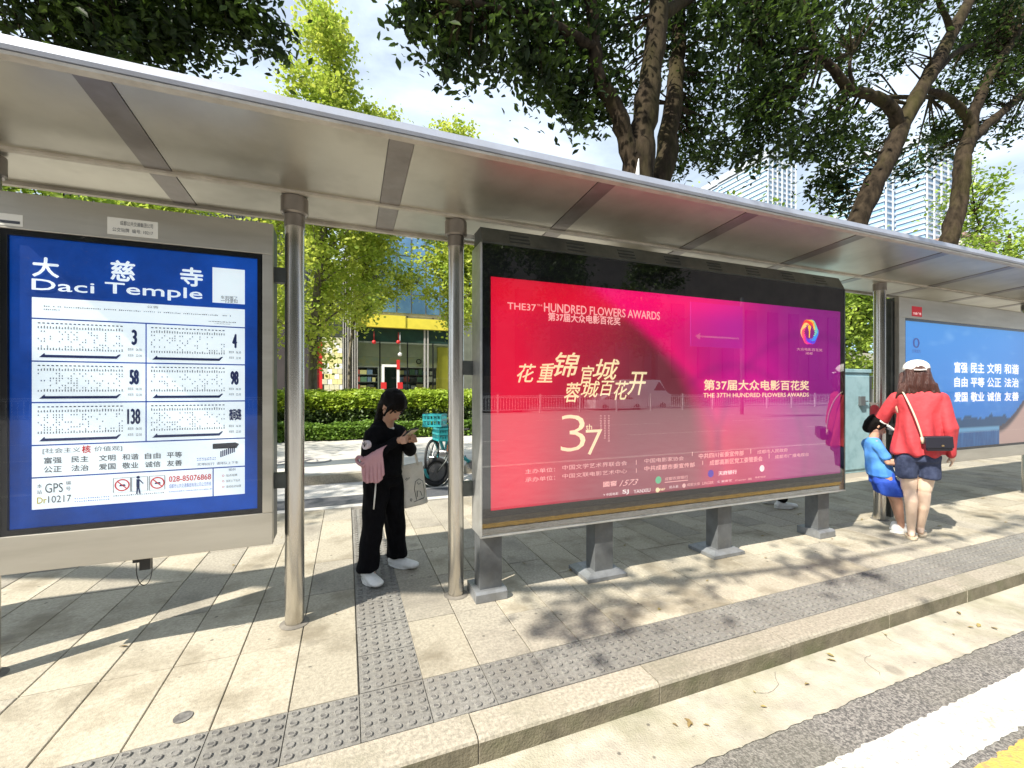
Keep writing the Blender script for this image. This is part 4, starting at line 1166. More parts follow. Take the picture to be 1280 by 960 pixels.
# tree D, top left, with a long bough over the stop
bD = Vector((-6.2, 7.2, 0))
pd = lambda u, v, Y: tuple(at(u, v, Y))
make_tree('camphor_tree', bD,
    ([tuple(bD), (-6.1, 7.1, 2.5), (-5.7, 7.0, 4.4), (-5.2, 6.8, 6.4), (-4.9, 6.6, 8.5)], [.3, .27, .24, .18, .1]),
    [([(-5.7, 7, 4.4), (-4.2, 6.6, 6.2), (-2.6, 6.3, 7.0), (-1.2, 6.2, 7.2)], [.16, .11, .07, .04]),
     ([(-5.9, 7, 3.8), (-4.9, 5.2, 6.0), (-3.4, 3.0, 7.0), (-1.8, 1.5, 7.4), (-.2, .6, 7.6)], [.17, .12, .09, .06, .04]),
     ([(-5.7, 7, 4.4), (-6.8, 7.5, 6.2), (-8, 8, 7.6)], [.14, .1, .05])],
    [B(60, 20, 6.4, .95, 110), B(140, 20, 6.5, .85, 100), B(200, 0, 6.5, .8, 84), B(20, -30, 6.2, 1.2, 110), B(120, -60, 6.2, 1.3, 120), B(190, 48, 6.8, .35, 24), B(235, 62, 6.8, .28, 12), B(268, 18, 6.6, .40, 26), B(300, 22, 6.5, .34, 20), B(328, 38, 6.5, .24, 12), B(335, 62, 6.6, .14, 6), B(254, -30, 6.4, .7, 60),
     ((-.9, .9, 7.4), (.45, .35, .25), 14), ((-2.3, 1.6, 7.2), (.6, .4, .35), 22), ((-3.6, 3.2, 7.0), (.7, .7, .5), 28), ((.5, .6, 7.6), (.40, .3, .25), 10), ((-8, 8, 8), (1.4, 1.4, 1.2), 90), ((-5, 6.6, 8.6), (1.6, 1.6, 1.1), 130)],
    'dark leafed tree overhanging the left end of the shelter roof', M['leaf_dark'], M['bark'], leaf=.115, asp=.5, per=14, cr=.17, seed=12, group=TG)

make_tree('camphor_tree', (-8.4, 4.6, 0),
    ([(-8.4, 4.6, 0), (-8.3, 4.4, 2.5), (-7.8, 4.0, 4.6), (-7.4, 3.7, 7.0)], [.28, .25, .2, .08]),
    [([(-8.1, 4.2, 3.6), (-6.6, 2.4, 5.4), (-4.6, .8, 6.1), (-2.8, .1, 6.5), (-1.0, -.2, 6.8), (.4, -.3, 7.0)], [.15, .10, .06, .035, .02, .01]), ([(-7.8, 4, 4.6), (-9, 3, 6.5)], [.12, .05])],
    [((-3.9, .1, 6.1), (.42, .26, .3), 9), ((-3.1, .2, 6.3), (.35, .26, .25), 6), ((-1.9, .0, 6.5), (.45, .20, .25), 7), ((-.5, .05, 6.8), (.5, .22, .25), 8), ((.7, -.3, 7.0), (.5, .3, .2), 4), ((-7.6, 3.8, 7.4), (1.6, 1.6, 1), 110), ((-9.2, 3, 6.8), (1.3, 1.3, .9), 70)],
    'tree beyond the left end of the platform with one bough reaching over the road', M['leaf_dark'], M['bark'], leaf=.12, asp=.5, per=16, cr=.17, seed=14, group=TG)

# pale green ginkgos further back
def ginkgo(x, y, h, w, label, seed, lean=0.0, low=1.6, dens=1.0, name='ginkgo_tree', lm='leaf_ginkgo', r0=.13, cr=.26, group='pale green ginkgo trees behind the hedge', leaf=.12):
    g = random.Random(seed)
    b = (x, y, 0.04)
    trunk = [b, (x+.05, y, h*.25), (x-.04+lean*.5, y, h*.5), (x+lean*.8, y, h*.75), (x+lean, y, h*.97)]
    rad = [r0, r0*.85, r0*.62, r0*.38, .02]
    limbs = []; blobs = []
    n = int(20*dens)
    for i in range(n):
        f = low/h + (0.95-low/h)*(i+g.random()*.6)/n
        a = g.uniform(0, 6.283); ww = w*(1-.75*max(0, (f-.35)/.65))*g.uniform(.55, 1.05)
        z0 = h*f; px = x+lean*f*.9; tip = (px+ww*math.cos(a), y+ww*math.sin(a), z0+ww*.75)
        mid = (px+ww*.5*math.cos(a), y+ww*.5*math.sin(a), z0+ww*.42)
        limbs.append(([(px, y, z0-.05), mid, tip], [.04*(1-f)+.012, .02*(1-f)+.008, .006]))
        blobs.append((tip, (w*.22, w*.22, w*.26), int(9*dens)))
        blobs.append((mid, (w*.20, w*.20, w*.20), int(8*dens)))
        blobs.append(((px, y, z0), (w*.16, w*.16, w*.3), int(4*dens)))
    return make_tree(name, b, (trunk, rad), limbs, blobs, label, M[lm], M['bark2'], leaf=leaf, asp=.85, per=20, cr=cr, seed=seed, twigs=True, group=group, drop=0.3)
pg1 = at(395, 487, 16.8); ginkgo(pg1.x-.1, 16.8, 15.4, 2.4, 'tallest pale green ginkgo, its dark trunk just right of the first full post', 21, lean=.9, low=2.6, dens=1.6, r0=.17, leaf=.13)
pg2 = at(572, 487, 17); ginkgo(pg2.x, 17, 11.8, 2.5, 'ginkgo seen between the two middle posts, its crown left of the big dark tree', 22, lean=-.5, low=3.9, dens=1.7, leaf=.13)
pg3 = at(610, 487, 16); ginkgo(pg3.x, 16, 9.6, 2.0, 'ginkgo behind the left edge of the magenta light box', 23, low=3.6, dens=1.2)
pg4 = at(325, 487, 16); ginkgo(pg4.x, 16, 10.2, 2.1, 'ginkgo half hidden behind the right edge of the timetable board', 24, low=2.5, dens=1.0)
pg5 = at(180, 487, 15); ginkgo(pg5.x, 15, 7.2, 2.6, 'lower ginkgo hidden behind the timetable board', 25, low=3, dens=1.0)
pg6 = at(437, 487, 19); ginkgo(pg6.x, 19, 13.5, 2.2, 'slender ginkgo standing farther back in front of the yellow shop', 26, low=4.2, dens=1.5, lean=1.3, r0=.07, leaf=.13)

def bushy(x, y, z0, h, r, label, seed, lm='leaf_mid', leaf=.16, n=60, cr=.35, name='broadleaf_tree', group=None):
    g = random.Random(seed); blobs = []; limbs = []
    for i in range(9):
        a = g.uniform(0, 6.28); rr_ = r*g.uniform(.2, .7); zz = z0+h*g.uniform(.35, .95)
        blobs.append(((x+rr_*math.cos(a), y+rr_*math.sin(a), zz), (r*.42, r*.42, h*.17), n))
        limbs.append(([(x, y, z0+h*.25), (x+rr_*.5*math.cos(a), y+rr_*.5*math.sin(a), zz*.6+(z0+h*.25)*.4), (x+rr_*math.cos(a), y+rr_*math.sin(a), zz)], [.10, .06, .02]))
    return make_tree(name, (x, y, z0), ([(x, y, z0), (x+.1, y, z0+h*.3), (x, y, z0+h*.75)], [.2, .16, .05]), limbs, blobs, label, M[lm], M['bark'], leaf=leaf, asp=.6, per=20, cr=cr, seed=seed, group=group)
p = at(1262, 487, 9.5); bushy(p.x, 9.5, 0, 11.0, 3.1, 'sunlit yellow green tree at the right edge above the blue notice board', 31, 'leaf_mid', .17, 62, .36)
p = at(1085, 487, 13); bushy(p.x+.5, 13.5, 1.2, 6.6, 2.6, 'sunny green tree above the planter wall right of the light box', 33, 'leaf_mid', .17, 56, .36)
p = at(1035, 487, 11); bushy(p.x, 11, 0, 7.8, 2.2, 'green tree behind the right end of the light box', 34, 'leaf_mid', .15, 46, .33)
p = at(690, 487, 22); bushy(p.x, 22, 0, 9.6, 2.6, 'small sunlit tree whose tip shows over the roof edge right of the ginkgos', 35, 'leaf_ginkgo', .16, 30, .30)
p = at(915, 487, 12); bushy(p.x, 12, 0, 8.3, 1.9, 'sunlit tree under the dark canopy in front of the blue tower', 36, 'leaf_mid', .16, 44, .34)
p = at(1225, 487, 24); bushy(p.x, 24, 0, 11.6, 3.2, 'yellow green tree low at the right edge before the white tower', 37, 'leaf_ginkgo', .2, 36, .40)
p = at(40, 487, 12); bushy(p.x, 12, 0, 7.0, 2.6, 'tree behind the far left of the timetable board', 38, 'leaf_mid', .16, 50, .34)

# ------------------------------------------------------------------ hedge
def hedge(name, label, x0, x1, y0, y1, z0, z1, n, m, size, seed, slope=0.0, cat='hedge'):
    t = empty(name, ((x0+x1)/2, (y0+y1)/2, 0.04), 0, label, cat)
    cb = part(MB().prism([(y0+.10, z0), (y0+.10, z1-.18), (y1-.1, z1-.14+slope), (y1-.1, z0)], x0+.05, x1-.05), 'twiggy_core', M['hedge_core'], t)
    g = np.random.default_rng(seed)
    k1 = int(n*.5); k2 = n-k1
    fx = g.uniform(x0, x1, k1); fz = g.uniform(z0+.02, z1, k1)
    f = np.stack([fx, y0 + .07*np.sin(fx*2.3+seed)+.05*np.sin(fz*7+fx*5) + g.normal(0, .05, k1), fz], 1)
    tx = g.uniform(x0, x1, k2); ty = g.uniform(y0, y1, k2)
    tz = z1 + slope*(ty-y0)/(y1-y0) + .03*np.sin(tx*3.1)+.03*np.sin(tx*7.7+ty*5) + g.normal(0, .035, k2)
    tt = np.stack([tx, ty, tz], 1)
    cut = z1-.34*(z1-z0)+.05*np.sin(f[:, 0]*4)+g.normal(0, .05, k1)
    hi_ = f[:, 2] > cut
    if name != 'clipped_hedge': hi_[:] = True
    leaves_mesh('main_foliage', np.concatenate([f[hi_], tt]), size, .6, m, t, seed, flat=.8, kind='stuff', drop=0)
    if (~hi_).any(): leaves_mesh('shaded_foliage', f[~hi_], size, .6, M['leaf_hedge_shade'], t, seed+1, flat=.3, kind='stuff', drop=0)  # darker leaf colour stands for the shade on the lower front
    return t
hedge('clipped_hedge', 'long clipped hedge with yellow green top across the pavement', -3.2, 5.2, 13.5, 15.6, .05, 1.26, 42000, M['leaf_hedge'], .095, 41, slope=.12)
hedge('low_shrub_border', 'low fringe of shrubs along the foot of the clipped hedge', -3.2, 5.2, 12.75, 13.35, .05, .44, 16000, M['leaf_low'], .085, 42, cat='shrubs')
# ------------------------------------------------------------------ right background: terraced planters
xw = at(1076, 487, 12).x
pw = empty('planter_wall', (xw, 11.4, 0), 0, 'pale stepped planter walls between the light box and the right post', 'planter wall')
part(MB().box(xw-3, 11.0, 0, xw+6, 11.3, 1.95), 'lower_wall', M['wall_pale'], pw)
part(MB().box(xw-3, 12.2, 0, xw+6, 12.5, 3.1), 'upper_wall', M['wall_pale'], pw)
part(MB().box(xw-3.05, 10.95, 1.953, xw+6, 11.35, 2.03), 'coping', M['shop_white'], pw)
def shrub_row(name, label, x0, x1, y, z0, h, n, m, size, seed):
    t = empty(name, ((x0+x1)/2, y, z0), 0, label, 'shrubs'); g = np.random.default_rng(seed)
    part(MB().tube([((x0+x1)/2, y, z0), ((x0+x1)/2, y, z0+h*.6)], .03, 6), 'stem', M['bark'], t)
    nb = int((x1-x0)/.35); bl = [((x0+(x1-x0)*i/nb, y+g.normal(0, .12), z0+h*.5), (.3, .3, h*.42), max(1, n//nb)) for i in range(nb)]
    pts, _ = clumpy(bl, 16, .10, seed)
    leaves_mesh('foliage', pts, size, .6, m, t, seed, kind='stuff')
shrub_row('planter_shrub', 'yellow green shrubs on the lower planter wall beside the right post', xw-2.5, xw+4, 10.7, 1.2, 1.1, 150, M['leaf_hedge'], .12, 51)
shrub_row('planter_shrub', 'green shrubs on the upper planter wall', xw-2.5, xw+4, 11.8, 1.9, 1.1, 150, M['leaf_mid'], .13, 52)
# pale teal utility cabinet behind the child
c0 = gnd(1060, 600, 0); 
cb = empty('utility_cabinet', (7.85, 4.75, 0), 0, 'pale teal metal cabinet with a handle, behind the child in blue', 'utility cabinet')
CX0, CX1 = at(1052, 487, 4.5).x, at(1087, 487, 4.5).x
bevel(part(MB().box(CX0, 4.5, .08, CX1, 5.05, at(1070, 466, 4.5).z), 'body', M['teal_pale'], cb), .008)
bevel(part(MB().box(CX0-.02, 4.48, at(1070, 466, 4.5).z+.001, CX1+.02, 5.08, at(1070, 463, 4.5).z+.02), 'lid', M['teal_pale'], cb), .006)
bevel(part(MB().box(CX0+.03, 4.485, .14, CX1-.03, 4.499, at(1070, 470, 4.5).z), 'door', M['teal_pale'], cb), .004)
hp = at(1077, 503, 4.47)
part(MB().box(hp.x-.06, 4.44, hp.z-.05, hp.x+.05, 4.484, hp.z+.10).tube([(hp.x+.05, 4.45, hp.z+.02), (hp.x+.13, 4.45, hp.z+.02)], .012, 6), 'handle', M['grey_metal'], cb)
part(MB().box(CX0-.01, 4.5, 0, CX1+.01, 5.06, .079), 'plinth', M['wall_pale'], cb)
part(MB().box(CX1+.022, 4.50, .1, CX1+.06, 5.0, at(1070, 470, 4.5).z), 'dark_edge', M['casing'], cb)

# ------------------------------------------------------------------ yellow toy shop
SY = 25.0
sx0, sx1 = at(372, 487, SY).x, at(620, 487, SY).x
X = lambda u, Y=SY: at(u, 487, Y).x
Z = lambda v, u=500, Y=SY: at(u, v, Y).z
shop = empty('toy_shop', ((sx0+sx1)/2, SY+2, .04), 0, 'toy shop with yellow fascia and tall glass front behind the hedge', 'shop')
part(MB().box(sx0-4, SY+6, .045, sx1+4, SY+6.3, Z(310)), 'back_wall', M['shop_inside'], shop)
part(MB().box(X(479), SY+.9, .13, X(498), SY+1.0, Z(458)), 'door_dark_sheet', M['shop_dark'], shop)  # dark sheet added to stand for the dimness inside the door
part(MB().box(X(443), SY+.05, .046, X(560), SY+6, .12), 'floor', M['shop_cream'], shop)
part(MB().box(X(443), SY-.35, Z(411), X(506), SY+.25, Z(396)), 'yellow_fascia', M['shop_yellow'], shop)
part(MB().box(X(506)+.01, SY-.30, Z(411), X(560), SY+.25, Z(398)), 'yellow_fascia', M['shop_yellow'], shop)
part(MB().box(X(443), SY-.06, Z(428), X(572), SY+.2, Z(411)-.01), 'dark_band', M['shop_dark'], shop)
part(MB().box(X(443), SY+.35, Z(446), X(572), SY+.5, Z(429)), 'bulkhead', M['shop_cream'], shop)
part(MB().box(X(443), SY+.36, Z(458), X(550), SY+.5, Z(446)-.01), 'header', mat('header board', (0.62, 0.56, 0.28), (0.45, 0.5, 0.4), 3, .6), shop)
# upper storey in blue glass
for i in range(9):
    for j in range(4):
        x0_ = X(438)+i*(X(600)-X(438))/9; w_ = (X(600)-X(438))/9
        z0_ = Z(392)+j*(Z(295)-Z(392))/4; h_ = (Z(295)-Z(392))/4
        part(MB().box(x0_+.04, SY-.02, z0_+.04, x0_+w_-.04, SY+.05, z0_+h_-.04), 'blue_pane', M['glass_blue'], shop)
part(MB().box(X(432), SY+.06, Z(395), X(606), SY+.3, Z(290)), 'upper_frame', M['clad'], shop)
for k in range(7):
    uu = 428.5+k*2.85
    part(MB().box(X(uu), SY-.55, .05, X(uu)+.055, SY-.3, Z(330)), 'cladding_fin', M['clad'], shop)
part(MB().box(X(428), SY-.30, .05, X(447.5), SY+.1, Z(330)), 'cladding_back', M['casing'], shop)
for u in (474, 508.5, 540.5):
    part(MB().box(X(u), SY-.03, .12, X(u)+.07, SY+.04, Z(395)), 'mullion', M['black'], shop)
for u in (529.5, 533.5):
    part(MB().box(X(u), SY-.12, .12, X(u)+.09, SY-.05, Z(410)), 'pale_post', M['clad'], shop)
gx = [443, 474, 508.5, 540.5, 560]
for a, b in zip(gx[:-1], gx[1:]):
    part(MB().poly([(X(a)+.07, SY, .12), (X(b), SY, .12), (X(b), SY, Z(428)), (X(a)+.07, SY, Z(428))]), 'glass_pane', M['shop_glass'], shop)
# door portal in white with red pieces
dx0, dx1 = X(477), X(499)
part(MB().box(dx0, SY-.14, .12, dx0+.14, SY-.04, Z(456)), 'door_frame', M['shop_white'], shop)
part(MB().box(dx1-.14, SY-.14, .12, dx1, SY-.04, Z(462)), 'door_frame', M['shop_white'], shop)
part(MB().box(dx0+.141, SY-.14, Z(459), dx1-.141, SY-.04, Z(456)), 'door_frame', M['shop_white'], shop)
part(MB().box(dx1-.15, SY-.16, Z(462)+.003, dx1+.02, SY-.03, Z(450)), 'door_frame', M['shop_red'], shop)
part(MB().box(dx0-.05, SY-.18, Z(486), dx0+.25, SY-.145, Z(478)), 'red_block', M['shop_red'], shop)
part(MB().box(dx1-.12, SY-.18, Z(486), dx1+.18, SY-.145, Z(478)), 'red_block', M['shop_red'], shop)
# lamps
for u, m_ in ((467.5, 'shop_red'), (498, 'shop_red'), (500, 'shop_white')):
    v_ = 427.5 if u < 499 else 443
    c = at(u, v_, SY-.2); q = MB()
    q.tube([(c.x, c.y, c.z-.10), (c.x, c.y, c.z-.05), (c.x, c.y, c.z+.05), (c.x, c.y, c.z+.10)], [.05, .11, .11, .04], 10)
    q.tube([(c.x, c.y, c.z+.1), (c.x, c.y, Z(416))], .012, 4)
    part(q, 'lamp', M[m_], shop, True)
# shelves packed with goods
rr = random.Random(4)
for (ua, ub) in ((444, 473), (500, 549)):
    xa_, xb_ = X(ua, SY+1.2), X(ub, SY+1.2)
    zt = at(500, 459, SY+1.2).z; nsh = 6
    part(MB().box(xa_, SY+1.75, .12, xb_, SY+1.85, zt), 'shelf_back', M['shelf'], shop)
    for j in range(nsh+1):
        z_ = .15+j*(zt-.2)/nsh
        part(MB().box(xa_, SY+1.3, z_, xb_, SY+1.748, z_+.04), 'shelf', M['shelf'], shop)
        if j == nsh: break
        x_ = xa_+.05
        q = MB()
        while x_ < xb_-.3:
            w_ = rr.uniform(.12, .38); hh = rr.uniform(.2, (zt-.2)/nsh-.08)
            q.box(x_, SY+1.35, z_+.042, x_+w_, SY+1.7, z_+.042+hh, rr.randrange(6)); x_ += w_+rr.uniform(.02, .08)
        o = part(q, 'goods', PAL, shop); o['kind'] = 'stuff'
for ua, ub in ((450, 470), (519, 531)):
    part(MB().box(X(ua, SY+.6), SY+.6, .12, X(ub, SY+.6), SY+1.0, Z(484)), 'counter', M['shop_yellow'], shop)
c = at(523.5, 452, SY+.3); part(MB().torus((c.x, SY+.3, c.z), (0, 1, 0), .13, .03, 16, 6), 'wall_clock', M['black'], shop)
# stepped yellow brick panel and red frame left of the fins
for j in range(24):
    z_ = .06+j*.28
    for i in range(4):
        cidx = rr.choice([0, 0, 0, 4, 4])
        x_ = X(403)+i*(X(428)-X(403))/4 + (.1 if j % 2 else 0)
        if z_ > Z(430): continue
        part(MB().box(x_, SY-.2-.03*rr.random(), z_, x_+(X(428)-X(403))/4-.012, SY+.1, z_+.268), 'wall_block', [M['shop_cream'], M['pale_yellow'], M['shop_white']][rr.choice([0, 1, 1, 2])], shop)
for u in (399.5, 391):
    part(MB().box(X(u), SY-.2, .05, X(u)+.14, SY-.05, Z(432)), 'red_frame', M['shop_red'], shop)
part(MB().box(X(388), SY-.05, .05, X(403)-.02, SY+.1, Z(432)), 'red_panel', mat('dark red panel', (.28, .03, .03), rough=.5), shop)
part(MB().box(X(548), SY+.2, .1, X(562), SY+.6, Z(432)), 'yellow_wall', M['shop_yellow'], shop)

# dark louvred building at left
DY = 30.0
db = empty('dark_louvred_building', (at(190, 487, DY).x, DY+4, 0), 0, 'dark building with fine vertical louvres seen above the timetable board', 'building')
dx0, dx1 = at(60, 487, DY).x, at(400, 487, DY).x
dzt = at(190, 232, DY).z
part(MB().box(dx0, DY, 0.05, dx1, DY+8, dzt), 'wall', M['dark_clad'], db)
n = 90; wv = MB()
for i in range(n):
    x = dx0+(dx1-dx0)*(i+.5)/n
    o = part(MB().box(x-.05, DY-.18, 6, x+.05, DY-.002, dzt-.3), 'louvre', M['casing'], db)
part(MB().box(dx0-.2, DY-.4, dzt+.001, dx1+.2, DY+8.2, dzt+.4), 'roof', M['roof_top'], db)

# distant towers
def tower(u0, u1, v1, Y, label, m, nfl, nmul, depth):
    x0, x1 = at(u0, 487, Y).x, at(u1, 487, Y).x; z1 = at((u0+u1)/2, v1, Y).z
    t = empty('glass_tower', ((x0+x1)/2, Y+depth/2, 0), 0, label, 'tower')
    part(MB().box(x0, Y, 0, x1, Y+depth, z1), 'glass_wall', m, t)
    for k in range(nfl+1):
        z = z1*k/nfl
        if z < z1*.35: continue
        part(MB().box(x0-.4, Y-.5, z, x1+.4, Y+depth+.3, z+z1*.008), 'floor_band', M['tower_white'], t)
    for k in range(nmul+1):
        x = x0+(x1-x0)*k/nmul
        part(MB().box(x-.25, Y-1.0, z1*.35, x+.25, Y-.51, z1*1.01), 'mullion', M['tower_white'], t)
    part(MB().box(x0-1, Y-1.2, z1*1.012, x0+(x1-x0)*.3, Y+depth, z1*1.04), 'parapet', M['tower_white'], t)
    return t
tower(958, 993, 205, 130, 'light blue glass tower just above the roof edge behind the dark leaves', M['tower_glass'], 46, 6, 25)
tower(922, 955, 225, 150, 'pale tower left of the light blue glass tower', M['tower_glass'], 40, 4, 25)
tower(1105, 1154, 200, 110, 'pale glass tower between the leaning tree and the white tower', M['tower_glass'], 40, 6, 22)
tower(1156, 1216, 190, 100, 'tall white and pale blue tower behind the rightmost trunk', M['tower_glass'], 44, 7, 22)
hb = empty('brown_roofed_block', (at(1225, 487, 90).x, 95, 0), 0, 'brown roofed block beyond the right end of the shelter', 'building')
x0, x1 = at(1203, 487, 90).x, at(1245, 487, 90).x
part(MB().box(x0, 90, 0, x1, 105, at(1220, 300, 90).z), 'wall', M['wall_pale'], hb)
part(MB().box(x0-1, 89, at(1220, 300, 90).z+.01, x1+1, 106, at(1220, 295, 90).z), 'roof', M['roof_brown'], hb)
# white spike fixed on the roof
sp = at(797, 214, 3.2)
o = MB().tube([(sp.x, 3.2, ZB+.05), (sp.x, 3.2, sp.z-.02), (sp.x+.012, 3.2, at(798, 198, 3.2).z)], [.03, .018, .002], 10).build('roof_spike', M['shop_white'], None, True)
tag(o, 'small white spike standing on the shelter roof in front of the forked tree', 'spike')

# ------------------------------------------------------------------ across the road (mirrored in the glass)
fy_ = -20.2
rl = empty('road_railing', (10, fy_, ROAD), 0, 'white metal railing across the road', 'railing')
q = MB()
for z in (.22, 1.02, 1.12): q.box(-40, fy_-.02, ROAD+z, 70, fy_+.02, ROAD+z+.045)
part(q, 'rail', M['rail_white'], rl)
q = MB()
for k in range(-200, 350):
    q.box(k*.2-.014, fy_-.012, ROAD+.265, k*.2+.014, fy_+.012, ROAD+1.02)
o = part(q, 'baluster', M['rail_white'], rl); o['kind'] = 'stuff'
for k in range(-13, 23):
    part(MB().box(k*3.0-.05, fy_-.05, ROAD, k*3.0+.05, fy_+.05, ROAD+1.25), 'post', M['rail_white'], rl)
def car(x, y, L_, h, m, label, van=False):
    t = empty('parked_car' if not van else 'delivery_van', (x, y, ROAD-.15), 0, label, 'van' if van else 'car')
    z0 = ROAD-.15+.25
    if van: prof = [(-L_/2, 0), (-L_/2, h*.9), (-L_/2+.1, h), (L_/2-1.2, h), (L_/2-.5, h*.55), (L_/2, h*.45), (L_/2, 0)]
    else: prof = [(-L_/2, 0), (-L_/2, h*.55), (-L_/2+.6, h*.60), (-L_/2+1.2, h*.95), (-L_/2+1.9, h), (L_/2-1.9, h*.98), (L_/2-1.1, h*.58), (L_/2-.1, h*.45), (L_/2, h*.2), (L_/2, 0)]
    q = MB(); n = len(prof)
    vs = [(x+a, y-.85, z0+b) for a, b in prof]+[(x+a, y+.85, z0+b) for a, b in prof]
    q.mesh(vs, [tuple(range(n))[::-1], tuple(range(n, 2*n))]+[(i, (i+1) % n, (i+1) % n+n, i+n) for i in range(n)])
    bevel(part(q, 'body', m, t), .05)
    g0, g1 = (-L_/2+.7, L_/2-1.3) if not van else (L_/2-1.9, L_/2-.9)
    for yy in (y+.853,): part(MB().poly([(x+g1+.25, yy, z0+h*.6), (x+g0, yy, z0+h*.6), (x+g0+.5, yy, z0+h*.92), (x+g1-.4, yy, z0+h*.92)]), 'side_window', M['car_glass'], t)
    for a in (-L_*.32, L_*.32):
        part(MB().tube([(x+a, y+.70, z0+.05), (x+a, y+.88, z0+.05)], .31, 18), 'wheel', M['rubber'], t)
car(9.5, -22.5, 4.6, 1.25, M['car_dark'], 'dark saloon across the road'); car(2.5, -22.6, 4.6, 1.2, M['car_white'], 'white saloon across the road'); car(19.5, -22.6, 4.5, 1.2, M['car_white'], 'second white car across the road')
car(24.0, -25.2, 5.2, 2.3, M['car_white'], 'white van across the road', True)
tag(MB().box(-90, -40, -.28, 110, -24.01, -.26).build('far_road', M['asphalt_far']), kind='structure')
ob = empty('roadside_block', (10, -42, 0), 0, 'brown stone building across the road', 'building')
part(MB().box(-70, -52, -.3, 90, -40, 22), 'wall', mat('brown stone', (.17, .14, .12), (.11, .09, .08), .5, .9), ob)
for k in range(-15, 20):
    part(MB().box(k*4.5, -39.98, 3, k*4.5+2.2, -39.9, 13), 'window', M['car_glass'], ob)
for i, x in enumerate((-24, -14, -5, 3, 11, 20, 30)):
    g = random.Random(i+60); blobs = []
    for k in range(11):
        blobs.append(((x+g.uniform(-3.5, 3.5), -31+g.uniform(-2, 2), g.uniform(5.5, 16)), (2.4, 2.2, 2.2), 34))
    make_tree('roadside_tree', (x, -31, -.3), ([(x, -31, -.3), (x+.2, -31, 4), (x, -31, 8)], [.3, .25, .1]), [], blobs, 'dark street tree across the road, number %s from the left end of its row' % ['one', 'two', 'three', 'four', 'five', 'six', 'seven'][i], M['leaf_dark'], M['bark'], leaf=.42, asp=.6, per=16, cr=.5, seed=70+i, twigs=False, group='street trees across the road')
# road direction sign on its mast
sg = empty('road_direction_sign', (22.9, -14, ROAD), 0, 'blue road direction sign on a grey mast across the road', 'road sign')
part(MB().tube([(23.1, -14.2, ROAD), (23.1, -14.2, 7.2)], .11, 12), 'mast', M['grey_metal'], sg)
part(MB().box(18.8, -14.05, 4.0, 22.9, -13.98, 6.6), 'sign_plate', M['road_sign'], sg)
q = MB(); q.poly([(22.6, -13.975, 4.55), (19.5, -13.975, 4.55), (19.5, -13.975, 4.65), (22.6, -13.975, 4.65)][::-1]); q.poly([(19.5, -13.975, 4.4), (19.1, -13.975, 4.6), (19.5, -13.975, 4.8)])
part(q, 'arrow', M['rail_white'], sg)

# ------------------------------------------------------------------ people
def _sph(c, r, n=12, m=8):
    c = Vector(c)
    if not hasattr(r, '__len__'): r = (r, r, r)
    out = [c + Vector((0, 0, r[2])), c - Vector((0, 0, r[2]))]
    for j in range(1, m):
        th = math.pi*j/m
        for i in range(n):
            a = 2*math.pi*i/n
            out.append(c + Vector((r[0]*math.sin(th)*math.cos(a), r[1]*math.sin(th)*math.sin(a), r[2]*math.cos(th))))
    return out

class Body:
    """collects tapered hulls which are fused into one continuous skin"""
    def __init__(self): self.bm = bmesh.new()
    def hull(self, *balls):
        t = bmesh.new()
        for c, r in balls:
            for p in _sph(c, r): t.verts.new(p)
        res = bmesh.ops.convex_hull(t, input=t.verts)
        junk = [g for g in set(res['geom_interior'] + res['geom_unused']) if isinstance(g, bmesh.types.BMVert)]
        bmesh.ops.delete(t, geom=junk, context='VERTS')
        me = bpy.data.meshes.new('tmp'); t.to_mesh(me); t.free(); self.bm.from_mesh(me); bpy.data.meshes.remove(me)
        return self
    def chain(self, pts, rads):
        for i in range(len(pts)-1): self.hull((pts[i], rads[i]), (pts[i+1], rads[i+1]))
        return self
    def done(self, name, m, parent, voxel=.008, smooth=4, fold=None, subname=None):
        me = bpy.data.meshes.new(name); bmesh.ops.recalc_face_normals(self.bm, faces=self.bm.faces)
        self.bm.to_mesh(me); self.bm.free()
        o = bpy.data.objects.new(name, me); COL.objects.link(o)
        rm_ = o.modifiers.new('r', 'REMESH'); rm_.mode = 'VOXEL'; rm_.voxel_size = voxel
        if smooth:
            sm = o.modifiers.new('s', 'SMOOTH'); sm.iterations = smooth; sm.factor = .6
        dg = bpy.context.evaluated_depsgraph_get()
        nm = bpy.data.meshes.new_from_object(o.evaluated_get(dg))
        bpy.data.objects.remove(o); bpy.data.meshes.remove(me)
        nm.name = name
        if fold:
            n = len(nm.vertices); co = np.empty(n*3, dtype=np.float32); nm.vertices.foreach_get('co', co); co = co.reshape(-1, 3)
            no = np.empty(n*3, dtype=np.float32); nm.vertices.foreach_get('normal', no); no = no.reshape(-1, 3)
            d = fold(co[:, 0], co[:, 1], co[:, 2]); co += no*d[:, None]
            nm.vertices.foreach_set('co', co.reshape(-1))
        nm.materials.clear(); nm.materials.append(m)
        nm.polygons.foreach_set('use_smooth', [True]*len(nm.polygons)); nm.update()
        q = bpy.data.objects.new(name, nm); COL.objects.link(q); q.parent = parent
        return q

def folds(a, kx, ky, kz, a2=0, k2=30):
    return lambda x, y, z: (a*np.sin(kx*x+ky*y+kz*z+1.5*np.sin(9*z+5*x)) + a2*np.sin(k2*z+12*np.sin(7*x+5*y))).astype(np.float32)

def hand(b, wrist, palm, tips, thumb, r=.0085):
    """palm hull and five separate bent fingers; tips: list of (knuckle, middle, tip)"""
    b.hull((wrist, .021), (palm, (.026, .026, .026)))
    for k, m_, t in tips: b.chain([k, m_, t], [r, r*.92, r*.75])
    b.chain(thumb, [r*1.25, r*1.1, r*.85])

